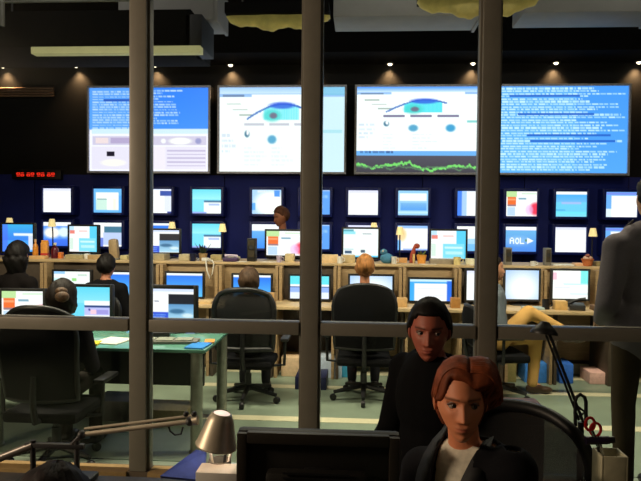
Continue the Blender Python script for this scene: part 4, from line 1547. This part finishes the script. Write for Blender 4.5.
bun = B().ell((-.055, .03, 1.10), (.046, .034, .036)).ell((-.04, .01, 1.135), (.04, .03, .026)).build('hair_bun', mat('brown_bun', (92, 66, 44), .6, var=.5, scale=60, bump=.5), p1, sharp=3)
sit('long-haired person in black at the far left of the consoles', 17, 5.95, 1.26, PI - .25, 'black chair of the long-haired person at far left', arms='lap', hair=(18, 14, 14), style='long', top=(20, 16, 16), female=True, kk=1.0, headoff=(0, 0, .03), group=GC, skin=(170, 110, 85), chair=dict(zback=.46, back_h=.42))
sit('person in black with dark hair beside the left mullion', 106, 6.10, 1.14, PI, 'black chair of the person in black beside left mullion', arms='lap', hair=(20, 16, 16), style='short', top=(14, 14, 17), group=GC, skin=(180, 120, 95), chair=dict(zback=.46, back_h=.42))
sit('person in grey top and tan trousers sitting sideways by the right mullion', 498, 5.85, 1.19, PI / 2 + .12, 'dark swivel chair under the person in tan trousers', arms='lap', hair=(30, 22, 20), style='short', top=(96, 104, 112), trousers=(214, 168, 100), shoes=(70, 50, 36), lean=-.04, leg=((-.05, -.28, .82), (-.02, -.66, .62)), group=GC, chair=dict(zback=.5, back_h=.35))
p = P(281.5, 217, 7.8)
person('person standing behind the ledge, head above the orange and red monitor', (p.x, 7.85, 0), -.7, 'stand', k=.985, arms='side', hair=(84, 50, 34), style='short', top=(30, 28, 34), skin=(150, 92, 66), headoff=(0, 0, .03), head=(-.3, .3), group=GC)
p = P(644, 195, 3.80)
person('tall man in dark grey suit jacket standing with his back turned, right edge', (p.x + .02, 3.80, 0), PI + .15, 'stand', k=1.06, arms='front', hair=(26, 22, 22), style='short', top=(104, 97, 101), headoff=(-.035, 0, 0), trousers=(58, 48, 34), shirt=(200, 200, 205), top_name='jacket', group=GC)

# people on the camera's side of the glass
p = P(460.5, 400, 1.86)
WK = .88
wrz = -.70
hdl = Vector((0, -.015 - .02 * 1.7, 1.22)) * WK
R = Matrix.Rotation(wrz, 3, 'Z')
wb = p - R @ hdl
wz = wb.z
person('woman with auburn side-swept hair in black blazer and white shirt, foreground', (wb.x, wb.y, 0), wrz, 'sit', k=WK, lean=.02, arms='lap', head=(-wrz - .06, .0), shtilt=.045, vwide=.055, skin=(222, 138, 98), hair=(112, 54, 30), style='swept', top=(20, 20, 24), trousers=(24, 24, 28), shirt=(214, 206, 188), female=True, fine=True, headscale=.94, headoff=R.inverted() @ Vector((0, 0, wz)), top_name='blazer')
office_chair('black mesh-back chair behind the woman in the blazer', (wb.x + .10, wb.y + .02, 0), -.42, mesh=True, zback=.46, back_h=.52, back_w=.50, rim=.021, arms=False, seat_z=.452 * WK - .042)
p = P(429.5, 330, 2.52)
MK = 1.0
mrz = -.9
hdl = Vector((0, -.015, 1.22)) * MK
mb = p - Matrix.Rotation(mrz, 3, 'Z') @ hdl
person('man with short black hair in black top, seated behind the woman', (mb.x, mb.y, 0), mrz, 'sit', k=MK, arms='lap', head=(-mrz - .15, .05), skin=(172, 92, 72), hair=(18, 14, 14), style='short', top=(9, 9, 11), fine=True, headoff=(0, 0, mb.z))
office_chair('black office chair of the dark-haired man, mostly hidden behind the woman', (mb.x, mb.y + .02, 0), mrz, zback=.46, back_h=.42, arms=False, seat_z=.452 * MK - .042)
p = P(50, 531, 1.16)
bk = .92
bb_ = p - Matrix.Rotation(PI, 3, 'Z') @ (Vector((0, -.015 - .12 * 1.7, 1.22)) * bk)
person('dark-haired person whose head top shows at the bottom left corner', (bb_.x, bb_.y, 0), PI, 'sit', k=bk, lean=.12, arms='lap', hair=(34, 20, 20), style='short', top=(30, 28, 32), head=(0, .2), headoff=(0, 0, bb_.z), headscale=.96)
office_chair('black chair of the person at the bottom left corner', (bb_.x, bb_.y, 0), PI, zback=.44, back_h=.3, seat_z=.452 * bk - .042)

# ------------------------------------------------------------------ foreground desk and its things
FZ = .735
t = thing('foreground_desk', 'dark desk in the foreground below the lamp and black monitor', 'desk', (0, 0, 0))
dk = mat('dark_desk_laminate', (60, 50, 42), .45)
clip_box(B(), -1.9, .06, 1.42, 2.06, FZ - .03, FZ, .006).build('top', dk, t)
for lx in (-1.84, .0):
    for ly in (1.48, 2.0):
        clip_box(B(), lx - .025, lx + .025, ly - .025, ly + .025, 0, FZ - .031, .004).build('leg', black, t)
# monitor seen from behind
Y0 = 1.80
c = P(318, 432, Y0)
W = pw(165, Y0)
t = thing('desk_monitor', 'black monitor seen from behind at the bottom centre', 'monitor', (c.x, Y0, FZ))
zt = c.z - FZ
H = zt - .015
zc = zt - H / 2
b = B()
b.box((0, .02, zc), (W, .04, H), .012)
b.build('housing', mat('matt_black_shell', (26, 24, 22), .5), t)
b = B()
for s in (-1, 1):
    b.box((s * (W / 2 - .016), -.008, zc), (.03, .02, H - .01), .005)
    b.box((0, -.008, zc + s * (H / 2 - .018)), (W - .06, .02, .034), .005)
b.build('back_rim', mat('rim_shell', (40, 35, 30), .45), t)
B().box((0, -.03, zc - .04), (W * .62, .05, H * .5), .02).build('back_bulge', mat('matt_black_shell', (0, 0, 0)), t)
for k in range(6):
    B().box((0, -.056, zc + .02 - k * .014), (W * .4, .004, .005)).build('vent_slot', black, t)
lowz = max(.02, zc - H / 2)
B().box((0, -.01, .085), (.08, .03, .14), .008).build('stand_neck', black, t)
B().box((0, -.02, .0095), (.24, .16, .016), .006).build('stand_base', black, t)
display(Cv(8, 6, (20, 24, 34)), W - .05, H - .05, t, y=0, zc=zc).location = (0, .0415, 0)
t.children[-1].rotation_euler = (0, 0, PI)
# silver two-armed lamp
YLp = 1.98
alu = mat('lamp_aluminium', (200, 188, 168), .42, .45, var=.06)
cz = lambda px, py, Y=YLp: P(px, py, Y)
base = cz(55, 444)
t = thing('twin_arm_lamp', 'metal twin-arm desk lamp with conical silver shade, bottom left', 'lamp', (0, 0, 0))
pl_, pr_ = cz(33, 446), cz(77, 446)
for q in (pl_, pr_):
    B().tube([(q.x, YLp, FZ), (q.x, YLp, q.z + .02)], .009, 10).build('post', dark_grey, t)
B().box(((pl_.x + pr_.x) / 2, YLp, pl_.z + .004), (pr_.x - pl_.x + .05, .02, .016), .004).build('crossbar', dark_grey, t)
B().box(((pl_.x + pr_.x) / 2, YLp, FZ + .01), (.24, .14, .02), .008).build('base', black, t)
e0, e1, e2 = cz(71, 446), cz(82, 434.5), cz(190, 421.5)
B().tube([e0, e1], .0085, 10).build('link', chrome, t)
B().tube([e1, e2], .0078, 10).build('arm', alu, t)
B().tube([e1 + Vector((0, .02, .012)), e2 + Vector((0, .02, .012))], .005, 8).build('arm_rod', alu, t)
for q_, r_ in ((e1, .014), (e2, .014), (cz(186, 414), .009), (cz(194, 414), .009)):
    B().ell(q_, (r_, r_ * 1.3, r_)).build('joint', dark_grey, t)
B().tube([cz(168, 425), cz(170, 431), cz(175, 435), cz(181, 434), cz(183, 427)], .003, 8).build('cord', black, t)
a0, a1 = cz(33, 445), cz(-20, 466)
B().tube([a0, a1], .013, 10).build('second_arm', mat('dull_arm_metal', (120, 115, 110), .4, .5), t)
# shade axis slightly tilted
st_, sb_ = cz(222, 413), cz(216, 446)
ax = (st_ - sb_).normalized()
hgt = (st_ - sb_).length
q = ax.to_track_quat('Z', 'Y').to_euler()
rr = pw(21, YLp)
prof = [(rr, 0), (rr * 1.02, .004), (rr * .98, .008), (rr * .64, hgt * .8), (rr * .5, hgt * .97), (rr * .42, hgt), (rr * .36, hgt * .96), (rr * .40, hgt * .94), (rr * .60, hgt * .78), (rr * .94, .008), (rr * .94, 0), (rr, 0)]
sh_ = B().lathe(prof, sb_, 32, rot=q).build('shade', alu, t)
B().lathe([(0, hgt * .90), (rr * .40, hgt * .92), (rr * .40, hgt * .99), (rr * .3, hgt * 1.02), (0, hgt * 1.03)], sb_, 24, rot=q).build('shade_cap', mat('lamp_cap_glow', (255, 225, 205), .4, emit=(255, 226, 210), estr=.9), t)
B().tube([e2, cz(198, 420)], [.012, .016], 10).build('collar', alu, t)
B().ell(sb_ + ax * hgt * .35, (.02, .02, .028)).build('bulb', mat('lamp_bulb', (255, 230, 200), .4, emit=(255, 214, 170), estr=4), t)
l = bpy.data.lights.new('lamp_source', 'POINT')
l.energy = 1.3
l.color = (1, .78, .58)
l.shadow_soft_size = .02
lo = bpy.data.objects.new('lamp_source', l)
col.objects.link(lo)
lo.parent = t
lo.location = sb_ + ax * hgt * .06
# things under the lamp
p = P(216, 473, 1.91)
slab('white_box', 'white box lit brightly under the silver lamp shade', 'box', (p.x, 1.95, FZ), (pw(42, 1.95), .08, p.z - FZ), .0, white_p)
t = thing('pen_cup', 'grey cup with black and white pens under the lamp shade', 'cup', (X(220, 2.02, 450), 2.015, FZ))
B().lathe([(0, 0), (.036, 0), (.038, .085), (.034, .085), (.032, .006), (0, .006)], n=20).build('cup', grey_pl, t)
for k, (dx, dy, tl) in enumerate(((-.012, 0, -.2), (.008, .01, .1), (.015, -.008, .25))):
    B().tube([(dx, dy, .01), (dx + tl * .1, dy, .115)], .005, 8).build('pen', black if k % 2 else white_p, t)
p0 = P(182, 470, 2.03)
b = B()
q_ = [P(160, 476, 1.95), P(203, 480, 1.95), P(206, 452, 2.05), P(196, 449.5, 2.05)]
b.add(q_ + [v + Vector((0, .012, -.012)) for v in q_], [(0, 1, 2, 3), (7, 6, 5, 4), (0, 4, 5, 1), (1, 5, 6, 2), (2, 6, 7, 3), (3, 7, 4, 0)])
tag(b.build('blue_folder', mat('periwinkle_card', (74, 96, 190), .5)), 'blue folder propped up left of the silver lamp shade', 'folder')

# right-hand desk with pen box, scissors and black lamp
t = thing('side_desk', 'narrow dark desk at the bottom right below the pen box', 'desk', (0, 0, 0))
sx0 = X(596, 1.85, 440)
clip_box(B(), sx0, 1.7, 1.38, 1.90, FZ - .03, FZ, .006).build('top', dk, t)
for lx in (sx0 + .16, 1.65):
    for ly in (1.43, 1.85):
        clip_box(B(), lx - .025, lx + .025, ly - .025, ly + .025, 0, FZ - .031, .004).build('leg', black, t)
YS = 1.85
p = P(610, 452, YS)
hb_ = p.z - FZ
t = thing('pen_box', 'pale grey open pen box at the bottom right', 'box', (p.x, YS, FZ))
bx_ = mat('pale_grey_card', (196, 190, 160), .6)
w_ = pw(25, YS)
for s in (-1, 1):
    B().box((s * (w_ / 2 - .003), 0, hb_ / 2), (.006, .075, hb_), .002).build('side', bx_, t)
    B().box((0, s * .035, hb_ / 2), (w_ - .012, .006, hb_), .002).build('side', bx_, t)
B().box((0, 0, .004), (w_ - .012, .062, .006)).build('bottom', bx_, t)
t = thing('scissors', 'scissors with red loop handles standing in the pen box', 'scissors', (p.x, YS, FZ))
redh = mat('red_handle', (200, 26, 30), .35)
for px_, py_ in ((590, 424), (595.5, 429.5)):
    c_ = P(px_, py_, YS) - Vector((p.x, YS, FZ))
    pts = [c_ + Vector((.013 * math.cos(a_) * (1.0 if px_ < 592 else 1.15), 0, .019 * math.sin(a_))) for a_ in np.linspace(0, 2 * PI, 16, endpoint=False)]
    B().tube(pts, .0042, 8, closed=True).build('handle', redh, t)
    B().tube([c_ + Vector((.004, 0, -.018)), (-.012, .0, hb_ - .03)], [.006, .004], 8).build('blade', chrome, t)
t = thing('marker_bundle', 'dark purple marker lying across the pen box', 'marker', P(598, 441, YS - .0))
B().tube([(-.035, 0, 0), (.03, 0, .004)], .012, 12).build('barrel', mat('dark_purple_plastic', (36, 22, 52), .4), t)
B().tube([(.03, 0, .004), (.045, 0, .005)], .010, 12).build('cap', black, t)
B().tube([(.0, .0, -.005), (.008, 0, -.06)], .005, 8).build('clip', black, t)
YK = 2.30
t = thing('black_task_lamp', 'black floor-standing spring-arm lamp rising in front of the transom, right', 'lamp', (0, 0, 0))
K = lambda px, py: P(px, py, YK)
hp = K(544, 333)
B().tube([K(549, 333), K(584, 424)], .0055, 8).build('arm', black, t)
B().tube([K(546, 335), K(579, 420)], .0045, 8).build('arm_rod', black, t)
loop = [K(575.5, 426), K(575, 402), K(576.5, 397), K(580.5, 394.5), K(584.5, 397), K(586, 402), K(586, 426)]
B().tube(loop, .0065, 10).build('bracket', black, t)
B().tube([K(577, 398 + 8), K(585, 412), K(577, 418)], .005, 8).build('spring', black, t)
B().tube([K(581, 422), Vector((K(581, 422).x, YK, .02))], .011, 10).build('post', black, t)
B().lathe([(0, 0), (.06, 0), (.06, .02), (.02, .03), (0, .03)], (K(581, 422).x, YK, 0), 18).build('base', black, t)
rr = pw(13, YK)
B().lathe([(rr, -.004), (rr * 1.0, .004), (rr * .72, rr * .42), (rr * .42, rr * .68), (rr * .3, rr * .85), (0, rr * .88), (0, rr * .75), (rr * .38, rr * .58), (rr * .68, rr * .36), (rr * .93, 0), (rr, -.004)], hp, 24, rot=(-.12, .12, 0)).build('shade', black, t)
# wooden cabinet behind the mesh chair
t = thing('wood_pedestal', 'brown wooden cabinet behind the black mesh chair', 'cabinet', (0, 0, 0))
Yc = 2.95
xa, xb = X(462, Yc, 400), X(545, Yc, 400)
zt = Zp(515, 409, Yc)
clip_box(B(), xa, xb, Yc, 3.15, .04, zt - .045, .004).build('body', wood_d, t)
clip_box(B(), xa - .01, xb + .01, Yc - .015, 3.15, zt - .045, zt, .006).build('top', mat('warm_wood_top', (222, 156, 80), .45, var=.2, scale=7, stretch=(1, 8, 1)), t)
for k in range(3):
    z0 = .06 + k * (zt - .12) / 3
    d_ = clip_box(B(), xa + .01, xb - .01, Yc - .016, Yc, z0, z0 + (zt - .12) / 3 - .01, .004).build('drawer', wood_d, t)
    B().box(((xa + xb) / 2, Yc - .024, z0 + (zt - .12) / 6), (.1, .015, .012), .004).build('handle', chrome, d_)
